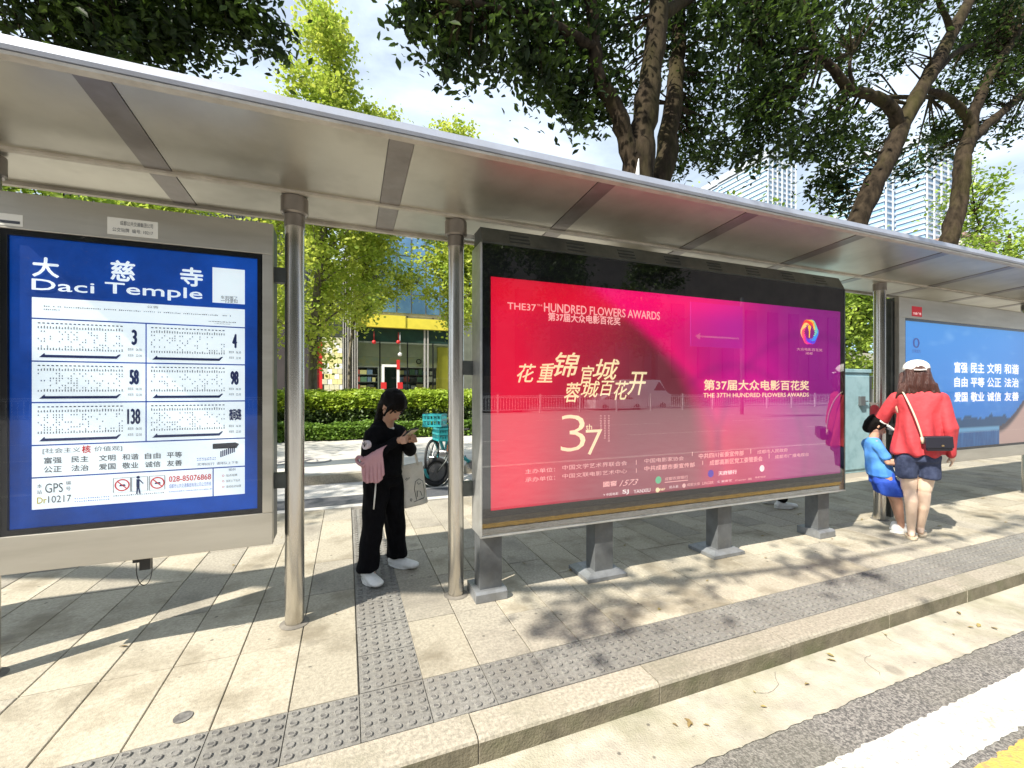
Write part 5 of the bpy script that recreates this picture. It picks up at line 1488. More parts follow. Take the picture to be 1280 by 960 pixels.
def head_prims(b, c, fwd, up, s=1.0):
    """skull, jaw, nose, lips, ears and neck start; c is the head centre"""
    f = Vector(fwd).normalized(); u = (Vector(up)-f*Vector(up).dot(f)).normalized(); l = u.cross(f)
    P_ = lambda x, y, z: c+(f*x+l*y+u*z)*s
    b.hull((P_(-.015, 0, .03), .088*s), (P_(.012, 0, .02), .078*s))
    b.hull((P_(.025, 0, -.01), .066*s), (P_(.045, 0, -.085), .030*s), (P_(-.01, 0, -.04), .060*s))
    b.hull((P_(.088, 0, .005), .007*s), (P_(.108, 0, -.030), .011*s), (P_(.085, 0, -.034), .016*s))
    b.hull((P_(.083, .018, -.060), .006*s), (P_(.089, 0, -.057), .007*s), (P_(.083, -.018, -.060), .006*s))
    for sg in (-1, 1):
        b.hull((P_(-.005, .078*sg, .012), .012*s), (P_(.002, .080*sg, -.022), .009*s))
        b.hull((P_(.076, .030*sg, .026), .010*s), (P_(.074, .018*sg, .026), .010*s))
    return P_
def face_bits(P_, parent, s=1.0):
    for sg in (-1, 1):
        k = MB(); c = P_(.083, .031*sg, .006); v = [q for q in _sph(c, (.011*s, .013*s, .008*s), 10, 6)]
        b = bmesh.new(); [b.verts.new(q) for q in v]; bmesh.ops.convex_hull(b, input=b.verts)
        me = bpy.data.meshes.new('eye'); b.to_mesh(me); b.free(); me.materials.append(M['black'])
        o = bpy.data.objects.new('eye', me); COL.objects.link(o); o.parent = parent
        q0, q1, q2 = P_(.092, .016*sg, .026), P_(.090, .032*sg, .033), P_(.080, .048*sg, .027)
        part0(MB().tube([q0, q1, q2], [.003*s, .0035*s, .002*s], 5), 'eyebrow', M['hair'], parent)
    part0(MB().tube([P_(.087, .020, -.060), P_(.097, 0, -.058), P_(.087, -.020, -.060)], [.003*s, .0045*s, .003*s], 6), 'mouth', mat('lips', (.42, .12, .11), rough=.5), parent)
def part0(mb, name, m, parent, smooth=True):
    o = mb.build(name, m, parent, smooth); return o

def shoe(parent, x, y, ang, m, sole, L_=.235, w=.045, h=.055, z0=0.004, pitch=0):
    c, s = math.cos(ang), math.sin(ang)
    P_ = lambda a, b_, z: Vector((x+a*c-b_*s, y+a*s+b_*c, z0+z))
    b = Body()
    b.hull((P_(-.06, 0, .035), (w*.78, w*.78, .033)), (P_(.03, 0, .036), (w*.9, w*.9, .034)), (P_(L_-.105, .004, .030), (w, w, .026)))
    b.hull((P_(-.055, 0, .05), (w*.75, w*.75, .035)), (P_(.015, 0, .062), (w*.72, w*.72, .026)))
    so = b.done('shoe', m, parent, .006, 2)
    q = MB(); n = 20; ring = []
    for k in range(n):
        a = 2*math.pi*k/n
        ca, sa = math.cos(a), math.sin(a)
        xx = (L_*.5-.01)*ca + (L_*.5-.105); yy = (w*1.08)*sa*(1 if ca > -.2 else .88)
        ring.append((xx, yy))
    vs = [P_(a, b_, 0) for a, b_ in ring]+[P_(a, b_, .020) for a, b_ in ring]
    q.mesh(vs, [tuple(range(n))[::-1], tuple(range(n, 2*n))]+[(i, (i+1) % n, (i+1) % n+n, i+n) for i in range(n)])
    part0(q, 'sole', sole, so, False)
    return so

# ---- girl in black looking at her phone
go = Vector((0.299, 3.635, 0)); rz = R(-50)
go = go + Matrix.Rotation(rz, 3, 'Z') @ Vector((.04, -.12, 0)) + Vector((.045, -.018, 0))
girl = empty('person', go, rz, 'young woman in black jacket and wide trousers looking down at her phone between the posts', 'person')
b = Body()
fwd = Vector((.80, -.12, -.56)); hc = Vector((.108, -.02, 1.318))
HP = head_prims(b, hc, fwd, (.5, 0, 1), .96)
b.chain([(.015, 0, 1.13), (.045, -.005, 1.20), (.08, -.012, 1.27)], [.060, .047, .048])
b.hull(((0, -.13, 1.11), .05), ((0, .13, 1.11), .05), ((.0, 0, .95), (.09, .12, .08)))
b.hull(((0, 0, .95), (.08, .10, .08)), ((-.005, 0, .80), (.08, .105, .08)))
for sg, hip, knee, ank in ((-1, (-.01, -.060, .78), (.0, -.115, .42), (-.02, -.155, .08)), (1, (-.01, .060, .78), (.0, .115, .42), (-.02, .155, .08))):
    b.chain([hip, knee, ank], [.072, .050, .036]); b.hull((ank, .036), ((ank[0]+.07, ank[1], .035), .028))
# arms
RS, RE_, RH = Vector((.025, -.150, 1.105)), Vector((.035, -.200, .93)), Vector((.195, -.065, 1.065))
LS, LE, LH = Vector((.02, .155, 1.10)), Vector((.075, .215, .955)), Vector((.205, .045, 1.060))
b.chain([RS, RE_, RH], [.045, .036, .023]); b.chain([LS, LE, LH], [.045, .036, .023])
ph = Vector((.268, -.015, 1.115))        # phone centre
for W_r, sg in ((RH, -1), (LH, 1)):
    palm = W_r.lerp(ph, .52) + Vector((-.006, sg*.022, -.022))
    tips = []
    for k in range(4):
        kn = palm + Vector((.014+.004*k, sg*.012, .022-.014*k))
        md = kn + Vector((.030, -sg*.012 if sg < 0 else .004, .004))
        tp = ph + Vector((.012-.003*k, sg*.022 - sg*.018*(k % 2), -.006-.014*k))
        tips.append((kn, md, tp))
    hand(b, W_r, palm, tips, [palm+Vector((-.004, -sg*.010, .014)), palm+Vector((.014, -sg*.018, .036)), ph+Vector((-.016, sg*.014, .022))])
body = b.done('body', M['skin'], girl, .0052, 2)
face_bits(HP, girl, .96)
# hair: cap, side locks and a low tail down the back
b = Body()
b.hull((HP(-.030, 0, .045), .096), (HP(.020, 0, .062), .080))
b.hull((HP(-.055, 0, .0), .080), (HP(-.07, 0, -.06), .060))
b.hull((HP(.055, .035, .070), .035), (HP(.060, -.035, .070), .035), (HP(-.02, 0, .08), .07))
for sg in (1, -1):
    b.chain([HP(.055, .060*sg, .05), HP(.045, .077*sg, .0), HP(.035, .072*sg, -.065)], [.022, .014, .007])
    b.chain([HP(-.01, .068*sg, .03), HP(-.045, .066*sg, -.02), HP(-.07, .045*sg, -.09)], [.024, .028, .022])
b.chain([HP(-.085, 0, -.04), Vector((-.02, -.025, 1.22)), Vector((-.055, -.03, 1.10)), Vector((-.06, -.03, 1.0))], [.055, .045, .036, .016])
b.chain([HP(.075, -.02, .075), HP(.088, -.052, .035), HP(.078, -.068, -.01)], [.018, .011, .005])
b.done('hair', M['hair'], girl, .0055, 2, folds(.0018, 90, 60, 10, .001, 60))
# jacket
b = Body()
b.hull(((.018, -.125, 1.12), (.07, .055, .055)), ((.018, .125, 1.12), (.07, .055, .055)), ((.005, 0, 1.02), (.105, .155, .08)))
b.hull(((.005, 0, 1.02), (.105, .155, .08)), ((.005, 0, .86), (.110, .150, .08)), ((-.005, 0, .78), (.125, .165, .03)))
b.hull(((-.005, -.08, 1.14), .055), ((-.005, .08, 1.14), .055), ((.022, 0, 1.195), (.058, .058, .03)))
for S_, E_, H_ in ((RS, RE_, RH), (LS, LE, LH)):
    b.chain([S_, S_.lerp(E_, .5), E_], [.062, .058, .056]); b.chain([E_, E_.lerp(H_, .5), E_.lerp(H_, .93)], [.056, .047, .036])
b.done('jacket', M['black_cloth'], girl, .008, 5, folds(.004, 14, 18, 30, .002, 55))
# white shirt collar glimpse
b = Body(); b.hull(((.065, -.02, 1.145), .014), ((.07, .02, 1.145), .014), ((.085, 0, 1.10), .010)); b.done('collar', M['canvas'], girl, .004, 1)
# sleeve patch
pc_ = RS.lerp(RE_, .42) + Vector((.020, -.0665, 0.01)); q = MB(); n = 14
q.mesh([pc_+Vector((.033*math.cos(2*math.pi*k/n), -.004, .033*math.sin(2*math.pi*k/n))) for k in range(n)]+[pc_+Vector((.033*math.cos(2*math.pi*k/n), .03, .033*math.sin(2*math.pi*k/n))) for k in range(n)],
       [tuple(range(n))[::-1]]+[(i, (i+1) % n, (i+1) % n+n, i+n) for i in range(n)])
q.tube([pc_+Vector((-.016, -.006, .014)), pc_+Vector((0, -.007, -.012)), pc_+Vector((.018, -.006, .016))], .0022, 4, 1); q.tube([pc_+Vector((0, -.007, -.012)), pc_+Vector((.004, -.007, .024))], .0022, 4, 1)
q.build('sleeve_patch', [M['patch'], M['black']], girl)
# wide trousers
b = Body()
b.hull(((-.005, 0, .86), (.10, .14, .04)), ((-.01, -.06, .72), (.115, .10, .06)), ((-.01, .06, .72), (.115, .10, .06)))
for sg, pts in ((-1, [(-.01, -.070, .72), (-.0, -.105, .45), (-.010, -.140, .25), (-.018, -.155, .085)]), (1, [(-.01, .075, .72), (.005, .105, .45), (-.010, .140, .25), (-.018, .155, .085)])):
    b.chain(pts, [.106, .086, .080, (.086, .080, .022)])
b.done('trousers', M['black_cloth'], girl, .008, 4, folds(.0035, 10, 25, 14, .003, 26))
shoe(girl, .0, -.158, R(-22), M['white_shoe'], M['cap_white'], .25, .052); shoe(girl, .0, .155, R(4), M['white_shoe'], M['cap_white'], .25, .052)
# hanging belt end
part0(MB().tube([(.075, -.155, .78), (.085, -.175, .68), (.08, -.185, .56)], [.005, .006, .005], 6), 'belt_end', M['cap_white'], girl)
# things she carries
Rg = Matrix.Rotation(rz, 4, 'Z'); Tg = Matrix.Translation(go) @ Rg
def held(name, label, cat, at_local):
    t = empty(name, Tg @ Vector(at_local), rz, label, cat); t['_l'] = 0
    del t['_l']; return t
phn = held('phone', 'phone held in both hands of the young woman in black', 'phone', ph)
Mp = Matrix.Rotation(R(57), 4, 'Y')
q = MB().xbox(Mp, .012, .078, .155); bevel(q.build('case', M['black'], phn), .003)
q = MB().xbox(Matrix.Translation(Mp @ Vector((-.0065, 0, 0))) @ Mp, .001, .070, .145); q.build('screen', M['car_glass'], phn)
q = MB().xbox(Matrix.Translation(Mp @ Vector((.0068, 0, 0))) @ Mp, .001, .074, .150); q.build('back_cover', M['strap_beige'], phn)
# pink cardigan over the right forearm
cd = held('cardigan', 'dusty pink cardigan draped over the forearm of the young woman in black', 'cardigan', (0, 0, 0))
q = MB(); NS, NT = 44, 16
for j_ in range(NT+1):
    for i_ in range(NS+1):
        s_ = i_/NS; t_ = j_/NT
        top = Vector((.045, -.205, .965)).lerp(Vector((.165, -.115, 1.035)), s_)
        ang = min(t_/.28, 1)*math.pi*.62
        r_ = .062
        wrap = Vector((0, -r_*math.sin(ang), -r_*(1-math.cos(ang))))
        L__ = (.050+.105*math.sin(math.pi*(.10+.66*s_))**.9+.010*math.sin(9*s_+1))*max(0, (t_-.28)/.72)
        amp = .0085*min(1, max(0, (t_-.15)*1.6))
        pleat = amp*(math.sin(2*math.pi*5.3*s_+1.1*t_)+.45*math.sin(2*math.pi*9.7*s_+2*t_))
        p = top+wrap+Vector((.02*t_+.25*amp*math.cos(2*math.pi*5.3*s_), -pleat*.8-.006, -L__))
        q.v.append(tuple(p))
for j_ in range(NT):
    for i_ in range(NS):
        a = j_*(NS+1)+i_; q.f.append((a, a+1, a+NS+2, a+NS+1)); q.m.append(0)
kn_ = q.build('knit', M['pink_cloth'], cd, True); so_ = kn_.modifiers.new('thickness', 'SOLIDIFY'); so_.thickness = .007
P_, Q_ = wobble([(.06, -.265, .935), (.03, -.268, .955), (-.0, -.265, .950), (-.01, -.262, .925), (.02, -.268, .905), (.07, -.27, .90)], [.016, .013, .012, .012, .013, .018], 4, .1, 3)
part0(MB().tube(P_, Q_, 9), 'sleeve', M['pink_cloth'], cd)
# canvas tote on the left forearm
tt = held('tote_bag', 'cream canvas tote bag with a black line drawing, hanging from her left arm', 'bag', (0, 0, 0))
cx, cy = .085, .235
RB = Matrix.Translation((cx, cy, .66)) @ Matrix.Rotation(R(58), 4, 'Z') @ Matrix.Rotation(R(-7), 4, 'Y')
def bagpt(a, b_, c): return RB @ Vector((a, b_, c))
q = MB(); NX, NZ = 14, 16; grid = {}
for side in (-1, 1):
    for j in range(NZ+1):
        for i in range(NX+1):
            s_ = i/NX; t_ = j/NZ
            th = .020*math.sin(math.pi*s_)**.6*(1.2-.7*t_)+.001
            x_ = (s_-.5)*(.215-.012*t_); bump = .005*math.sin(11*s_+3*t_)*side*.6+.004*math.sin(17*t_+4*s_)
            grid[(side, i, j)] = len(q.v); q.v.append(tuple(bagpt(x_, side*th+bump, (t_-.5)*.35)))
for side in (-1, 1):
    for j in range(NZ):
        for i in range(NX):
            f = (grid[(side, i, j)], grid[(side, i+1, j)], grid[(side, i+1, j+1)], grid[(side, i, j+1)])
            q.f.append(f if side < 0 else f[::-1]); q.m.append(0)
for i in range(NX): q.f.append((grid[(-1, i, 0)], grid[(1, i, 0)], grid[(1, i+1, 0)], grid[(-1, i+1, 0)])); q.m.append(0)
for j in range(NZ):
    for i in (0, NX): q.f.append((grid[(-1, i, j)], grid[(-1, i, j+1)], grid[(1, i, j+1)], grid[(1, i, j)])); q.m.append(0)
bg_ = q.build('bag_body', M['canvas'], tt, True)
for side in (-1, 1):
    pts = [bagpt(-.065, side*.012, .16), bagpt(-.055, side*.012, .26), bagpt(-.02, side*.01, .355), bagpt(.02, side*.01, .355), bagpt(.05, side*.012, .26), bagpt(.06, side*.012, .16)]
    P_, Q_ = wobble([tuple(p) for p in pts], [.009]*6, 4, 0, 1)
    part0(MB().tube(P_, .0085, 6), 'strap', M['canvas'], tt)
# drawing on the side that faces the street
q = MB(); yb = -.030
dr_ = [[(.0, -.13), (.085, -.125)], [(.01, -.12), (.0, -.03), (.02, .03), (.06, .045), (.095, .02), (.10, -.05), (.09, -.12)], [(.02, -.10), (.03, -.05), (.06, -.06), (.07, -.10)], [(-.02, -.135), (.09, -.118)], [(-.075, .065), (-.062, .075), (-.052, .065), (-.062, .055), (-.075, .065)], [(-.045, .06), (-.035, .075)], [(-.055, -.11), (-.045, -.10), (-.035, -.11), (-.045, -.125), (-.055, -.11)], [(.035, .02), (.05, .0), (.075, .01)]]
for ln in [[(a*.82, c) for a, c in l_] for l_ in dr_]:
    q.tube([bagpt(a, yb+.004*abs(a)*20*.3, c) for a, c in ln], .0022, 4)
q.build('line_drawing', M['black'], tt)

# ---- woman in red seen from behind
def worker():
    pass
wo_ = Vector((5.170, 2.432, 0)); wr = R(30)
wom = empty('person', wo_, wr, 'woman from behind in red blouse, denim shorts and white cap near the right post', 'person')
b = Body()
hc = Vector((.02, .015, 1.60))
WP = head_prims(b, hc, Vector((1, .15, -.15)), (0, 0, 1), 1.0)
b.chain([(0, 0, 1.38), (.0, 0, 1.45), (.01, .01, 1.53)], [.065, .052, .052])
b.hull(((0, -.15, 1.36), .055), ((0, .15, 1.36), .055), ((0, 0, 1.15), (.10, .13, .1))); b.hull(((0, 0, 1.15), (.1, .13, .1)), ((0, 0, .92), (.12, .155, .1)))
legs = (((0, .075, .88), (.005, .066, .49), (-.03, .052, .30), (0, .050, .075)), ((.03, -.075, .88), (.075, -.052, .49), (.085, -.045, .30), (.17, -.030, .075)))
for hp_, kn, cf, an in legs:
    b.chain([hp_, kn], [.10, .060]); b.chain([kn, (cf[0]-.005, cf[1], cf[2]+.07), cf, an], [.052, .052, .046, .030]); b.hull((an, .033), ((an[0]-.03, an[1], .04), .026)); b.hull((an, .030), ((an[0]+.12, an[1]-.01, .03), (.03, .034, .015)))
WLS, WLE, WLH = Vector((0, .150, 1.36)), Vector((.10, .285, 1.13)), Vector((.21, .315, 1.272))
WRS, WRE, WRH = Vector((0, -.150, 1.36)), Vector((-.02, -.215, 1.09)), Vector((.05, -.235, .84))
b.chain([WLS, WLE, WLH], [.05, .04, .026]); b.chain([WRS, WRE, WRH], [.05, .04, .026])
pl_ = WLH+Vector((.055, .01, .015)); hand(b, WLH, pl_, [(pl_+Vector((.02, .02-.013*k, .02-.004*k)), pl_+Vector((.048, .026-.014*k, .024-.006*k)), pl_+Vector((.070-.005*abs(k-1), .022-.013*k, .008-.006*k))) for k in range(4)], [pl_+Vector((0, -.02, .005)), pl_+Vector((.025, -.036, .02)), pl_+Vector((.05, -.040, .022))])
pr_ = WRH+Vector((.03, -.005, -.05)); hand(b, WRH, pr_, [(pr_+Vector((.018-.012*k, -.004, -.02)), pr_+Vector((.032-.012*k, .0, -.05)), pr_+Vector((.036-.012*k, .012, -.075+.006*abs(k-1)))) for k in range(4)], [pr_+Vector((.02, .012, .0)), pr_+Vector((.045, .02, -.02)), pr_+Vector((.055, .024, -.04))])
b.done('body', M['skin_fair'], wom, .006, 3)
face_bits(WP, wom)
b = Body()
b.hull((WP(-.03, 0, .03), .100), (WP(.01, 0, .035), .088)); b.hull((WP(-.045, 0, .0), (.085, .098, .08)), (WP(-.055, 0, -.11), (.06, .125, .05)), (WP(-.045, 0, -.155), (.045, .130, .03)))
for i in range(9):
    y_ = -.13+.0325*i
    b.chain([WP(-.06, y_*.9, -.12), WP(-.055-.01*(i % 2), y_*1.06, -.19), WP(-.035, y_*1.15+.01*(-1)**i, -.215-.018*((i*5) % 3))], [.026, .018, .006])
for sg in (1, -1): b.chain([WP(.03, .085*sg, .0), WP(.02, .105*sg, -.08), WP(-.0, .12*sg, -.16)], [.03, .028, .02])
b.done('hair', M['hair_brown'], wom, .006, 2, folds(.0028, 10, 120, 6, .001, 30))
# cap worn back to front, its peak over her brow, the opening at the back
b = Body()
b.hull((WP(-.025, 0, .055), (.108, .102, .085)), (WP(.015, 0, .06), (.092, .092, .080)))
cap = b.done('cap', M['cap_white'], wom, .006, 2)
q = MB(); n = 12
rr_ = []
for k in range(n+1):
    a = math.pi*k/n; rr_.append((WP(-.136+.010*math.sin(a), .042*math.cos(a), .022+.040*math.sin(a))))
q.poly([tuple(p) for p in rr_]); q.build('cap_opening', M['hair_brown'], cap)
part0(MB().tube([WP(-.137, .045, .020), WP(-.142, 0, .016), WP(-.137, -.045, .020)], .007, 6), 'cap_strap', M['cap_white'], cap)
b = Body(); b.hull((WP(.08, .07, .03), (.02, .02, .006)), (WP(.08, -.07, .03), (.02, .02, .006)), (WP(.15, .035, .010), (.02, .02, .006)), (WP(.15, -.035, .010), (.02, .02, .006))); b.done('cap_peak', M['cap_white'], cap, .005, 1)
# blouse
b = Body()
b.hull(((-.01, -.125, 1.385), (.080, .055, .045)), ((-.01, .125, 1.385), (.080, .055, .045)), ((-.005, 0, 1.22), (.120, .165, .08)), ((-.01, 0, 1.43), (.07, .075, .035)))
b.hull(((-.005, 0, 1.22), (.120, .165, .08)), ((-.01, 0, .98), (.135, .180, .08)), ((-.01, 0, .83), (.145, .195, .022)))
b.chain([WLS, WLS.lerp(WLE, .5), WLE], [.068, .068, .066]); b.chain([WLE, WLE.lerp(WLH, .5), WLE.lerp(WLH, .86)], [.064, .052, .040])
b.chain([WRS, WRS.lerp(WRE, .5), WRE], [.068, .070, .068]); b.chain([WRE, WRE.lerp(WRH, .5), WRE.lerp(WRH, .9)], [.066, .060, .048])
b.done('blouse', M['red_cloth'], wom, .0065, 6, lambda x, y, z: (.016*np.sin(46*y+2.5*np.sin(4*z+2*x))*np.clip((1.40-z)*2.4, .08, 1)+.0025*np.sin(26*z+30*y)*np.clip((1.3-z)*2, 0, 1)).astype(np.float32))
# shorts
b = Body()
b.hull(((0, 0, .92), (.12, .145, .03)), ((.0, -.07, .78), (.115, .09, .05)), ((.0, .07, .78), (.115, .09, .05)))
b.chain([(0, .075, .80), (.0, .085, .60)], [(.115, .095, .05), (.105, .088, .022)]); b.chain([(.03, -.075, .80), (.055, -.08, .60)], [(.115, .095, .05), (.105, .088, .022)])
b.done('shorts', M['denim'], wom, .008, 3, folds(.004, 20, 30, 12, .002, 40))
for (an, sg) in ((legs[0][3], 1), (legs[1][3], -1)):
    q = MB(); n = 18
    ring = [(an[0]+.04+.128*math.cos(2*math.pi*k/n), an[1]-.005+.047*math.sin(2*math.pi*k/n)) for k in range(n)]
    vs = [(x, y, .003) for x, y in ring]+[(x, y, .020) for x, y in ring]
    q.mesh(vs, [tuple(range(n))[::-1], tuple(range(n, 2*n))]+[(i, (i+1) % n, (i+1) % n+n, i+n) for i in range(n)])
    so = q.build('sandal', M['strap_beige'], wom)
    part0(MB().tube([(an[0]+.09, an[1]+.042, .02), (an[0]+.085, an[1], .055), (an[0]+.09, an[1]-.05, .02)], .010, 6), 'sandal_strap', M['cap_white'], so)
# shoulder bag
Tw = Matrix.Translation(wo_) @ Matrix.Rotation(wr, 4, 'Z')
bgp = Vector((-.175, -.115, .955)); sb = empty('shoulder_bag', Tw @ bgp, wr, 'small black shoulder bag on a beige strap across the red blouse', 'bag')
Mb_ = Matrix.Rotation(R(12), 4, 'Z') @ Matrix.Rotation(R(-4), 4, 'X')
bevel(MB().xbox(Mb_, .075, .185, .135).build('bag_body', M['leather'], sb), .014, 3)
bevel(MB().xbox(Matrix.Translation((-.042, -.008, .012)) @ Mb_, .012, .190, .105).build('flap', M['leather'], sb), .005, 2)
for dy in (-.03, .03): MB().xbox(Matrix.Translation((-.050, dy, -.015)) @ Mb_, .006, .016, .012).build('stud', M['gold'], sb)
sp_ = [(.0, .10, .02), (-.01, .115, .10), (-.005, .155, .25), (.03, .205, .40), (.10, .235, .480), (.18, .235, .45)]
P_, Q_ = wobble(sp_, [.008]*6, 5, 0, 1); part0(MB().tube(P_, .0075, 6), 'strap', M['strap_beige'], sb)
part0(MB().tube([(.0, .098, -.01), (-.004, .105, .05)], .012, 8), 'strap_end', M['strap_beige'], sb)

# ---- child in blue leaning on the post
co_ = gnd(1118, 664); cr_ = R(-38)
ch = empty('person', co_, cr_, 'child in bright blue top and shorts with pale sun visor, leaning on the post', 'person')
S0 = Vector((-.19, 0, .93)); hc = Vector((-.15, 0, 1.075)); b = Body()
CP = head_prims(b, hc, Vector((.85, -.15, -.5)), (.4, 0, 1), .86)
b.chain([(-.18, 0, .92), (-.165, 0, 1.02)], [.045, .040]); b.hull(((-.19, -.09, .90), .035), ((-.19, .09, .90), .035), ((-.12, 0, .62), (.075, .095, .07)))
for y_ in (-.06, .06):
    b.chain([(-.10, y_, .56), (.0+.02*(y_ > 0), y_, .33), (.03+.05*(y_ > 0), y_, .06)], [.062, .042, .028]); b.hull(((.03+.05*(y_ > 0), y_, .06), .028), ((.12, y_, .03), .02))
for sg in (-1, 1):
    A_, E_, H_ = Vector((-.19, .115*sg, .885)), Vector((-.12, .145*sg, .72)), Vector((.04, .12*sg, .70))
    b.chain([A_, E_, H_], [.032, .026, .018]); pp_ = H_+Vector((.035, 0, 0))
    hand(b, H_, pp_-Vector((.005, 0, 0)), [(pp_+Vector((.012, 0, .018-.012*k)), pp_+Vector((.032, .004, .018-.012*k)), pp_+Vector((.044-.004*abs(k-1), -.006, .012-.012*k))) for k in range(4)], [pp_+Vector((-.01, 0, .02)), pp_+Vector((.008, -.006, .034)), pp_+Vector((.024, -.008, .038))], .0068)
b.done('body', M['skin'], ch, .0055, 2); face_bits(CP, ch, .86)
b = Body(); b.hull((CP(-.028, 0, .04), .086), (CP(.02, 0, .055), .070)); b.hull((CP(-.045, 0, 0), .075), (CP(-.055, 0, -.06), .055))
for sg in (1, -1): b.chain([CP(.04, .062*sg, .04), CP(.02, .072*sg, -.03)], [.022, .012])
b.done('hair', M['hair'], ch, .006, 2)
b = Body()
for k in range(16):
    a0, a1 = 2*math.pi*k/16, 2*math.pi*(k+1)/16
    b.hull((CP(-.01+.095*math.cos(a0), .088*math.sin(a0), .052), .010), (CP(-.01+.095*math.cos(a1), .088*math.sin(a1), .052), .010), (CP(-.01+.092*math.cos(a0), .085*math.sin(a0), .078), .008), (CP(-.01+.092*math.cos(a1), .085*math.sin(a1), .078), .008))
b.hull((CP(.07, .06, .048), (.02, .02, .006)), (CP(.07, -.06, .048), (.02, .02, .006)), (CP(.15, .04, .035), (.02, .02, .006)), (CP(.15, -.04, .035), (.02, .02, .006)))
b.done('sun_visor', M['sticker'], ch, .005, 1)
b = Body()
b.hull(((-.19, -.085, .905), (.05, .045, .035)), ((-.19, .085, .905), (.05, .045, .035)), ((-.15, 0, .74), (.095, .12, .06)), ((-.18, 0, .945), (.04, .045, .02)))
b.hull(((-.15, 0, .74), (.095, .12, .06)), ((-.115, 0, .57), (.115, .13, .03)))
for sg in (-1, 1): b.chain([(-.19, .11*sg, .885), (-.14, .138*sg, .775)], [.048, .045])
b.done('blue_top', M['blue_cloth'], ch, .007, 3, folds(.004, 20, 30, 18, .002, 50))
b = Body(); b.hull(((-.11, 0, .60), (.10, .12, .03)), ((-.095, -.05, .50), (.10, .08, .03)), ((-.095, .05, .50), (.10, .08, .03)))
b.chain([(-.09, -.06, .52), (-.045, -.065, .39)], [(.10, .078, .03), (.105, .078, .018)]); b.chain([(-.09, .06, .52), (-.045, .065, .39)], [(.10, .078, .03), (.105, .078, .018)])
b.done('shorts', M['royal_cloth'], ch, .007, 2, folds(.006, 15, 60, 5, .001, 40))
for x_, y_ in ((.03, -.06), (.08, .06)): shoe(ch, x_, y_, 0, M['white_shoe'], M['cap_white'], .18, .036, z0=.003)

# ---- someone in white shoes standing behind the light box
po = gnd(970, 632); pp0 = empty('person', po, R(-20), 'person hidden behind the light box, only white shoes showing beneath it', 'person')
b = Body(); HP2 = head_prims(b, Vector((.02, 0, 1.50)), (1, 0, -.1), (0, 0, 1), 1)
b.chain([(0, 0, 1.30), (.01, 0, 1.42)], [.06, .05]); b.hull(((0, -.14, 1.27), .05), ((0, .14, 1.27), .05), ((0, 0, .9), (.1, .14, .1)))
for sg in (-1, 1):
    b.chain([(0, .085*sg, .84), (.02, .10*sg, .45), (0, .12*sg, .08)], [.09, .055, .036])
    b.chain([(0, .17*sg, 1.27), (.02, .22*sg, 1.0), (.10, .2*sg, .80)], [.045, .036, .025]); q_ = Vector((.115, .2*sg, .75))
    hand(b, (.10, .2*sg, .80), q_, [(q_+Vector((.015-.011*k, 0, -.02)), q_+Vector((.02-.011*k, 0, -.045)), q_+Vector((.018-.011*k, 0, -.068))) for k in range(4)], [q_+Vector((.02, 0, 0)), q_+Vector((.034, 0, -.02)), q_+Vector((.036, 0, -.035))])
b.done('body', M['skin'], pp0, .009, 3)
b = Body(); b.hull(((-.0, 0, 1.55), .10), ((-.02, 0, 1.48), .08)); b.done('hair', M['hair'], pp0, .009, 2)
b = Body(); b.hull(((0, -.14, 1.29), .065), ((0, .14, 1.29), .065), ((0, 0, .88), (.12, .17, .05)))
for sg in (-1, 1): b.chain([(0, .17*sg, 1.27), (.02, .22*sg, 1.0), (.08, .2*sg, .85)], [.06, .05, .04])
b.done('shirt', M['casing'], pp0, .01, 3)
b = Body(); b.hull(((0, 0, .90), (.11, .15, .03)), ((0, -.07, .78), .10), ((0, .07, .78), .10))
for sg in (-1, 1): b.chain([(0, .085*sg, .8), (.02, .1*sg, .45), (0, .12*sg, .12)], [.1, .075, .06])
b.done('trousers', M['black_cloth'], pp0, .01, 3)
for y_ in (-.12, .12): shoe(pp0, .0, y_, 0, M['white_shoe'], M['cap_white'], .25, .046)

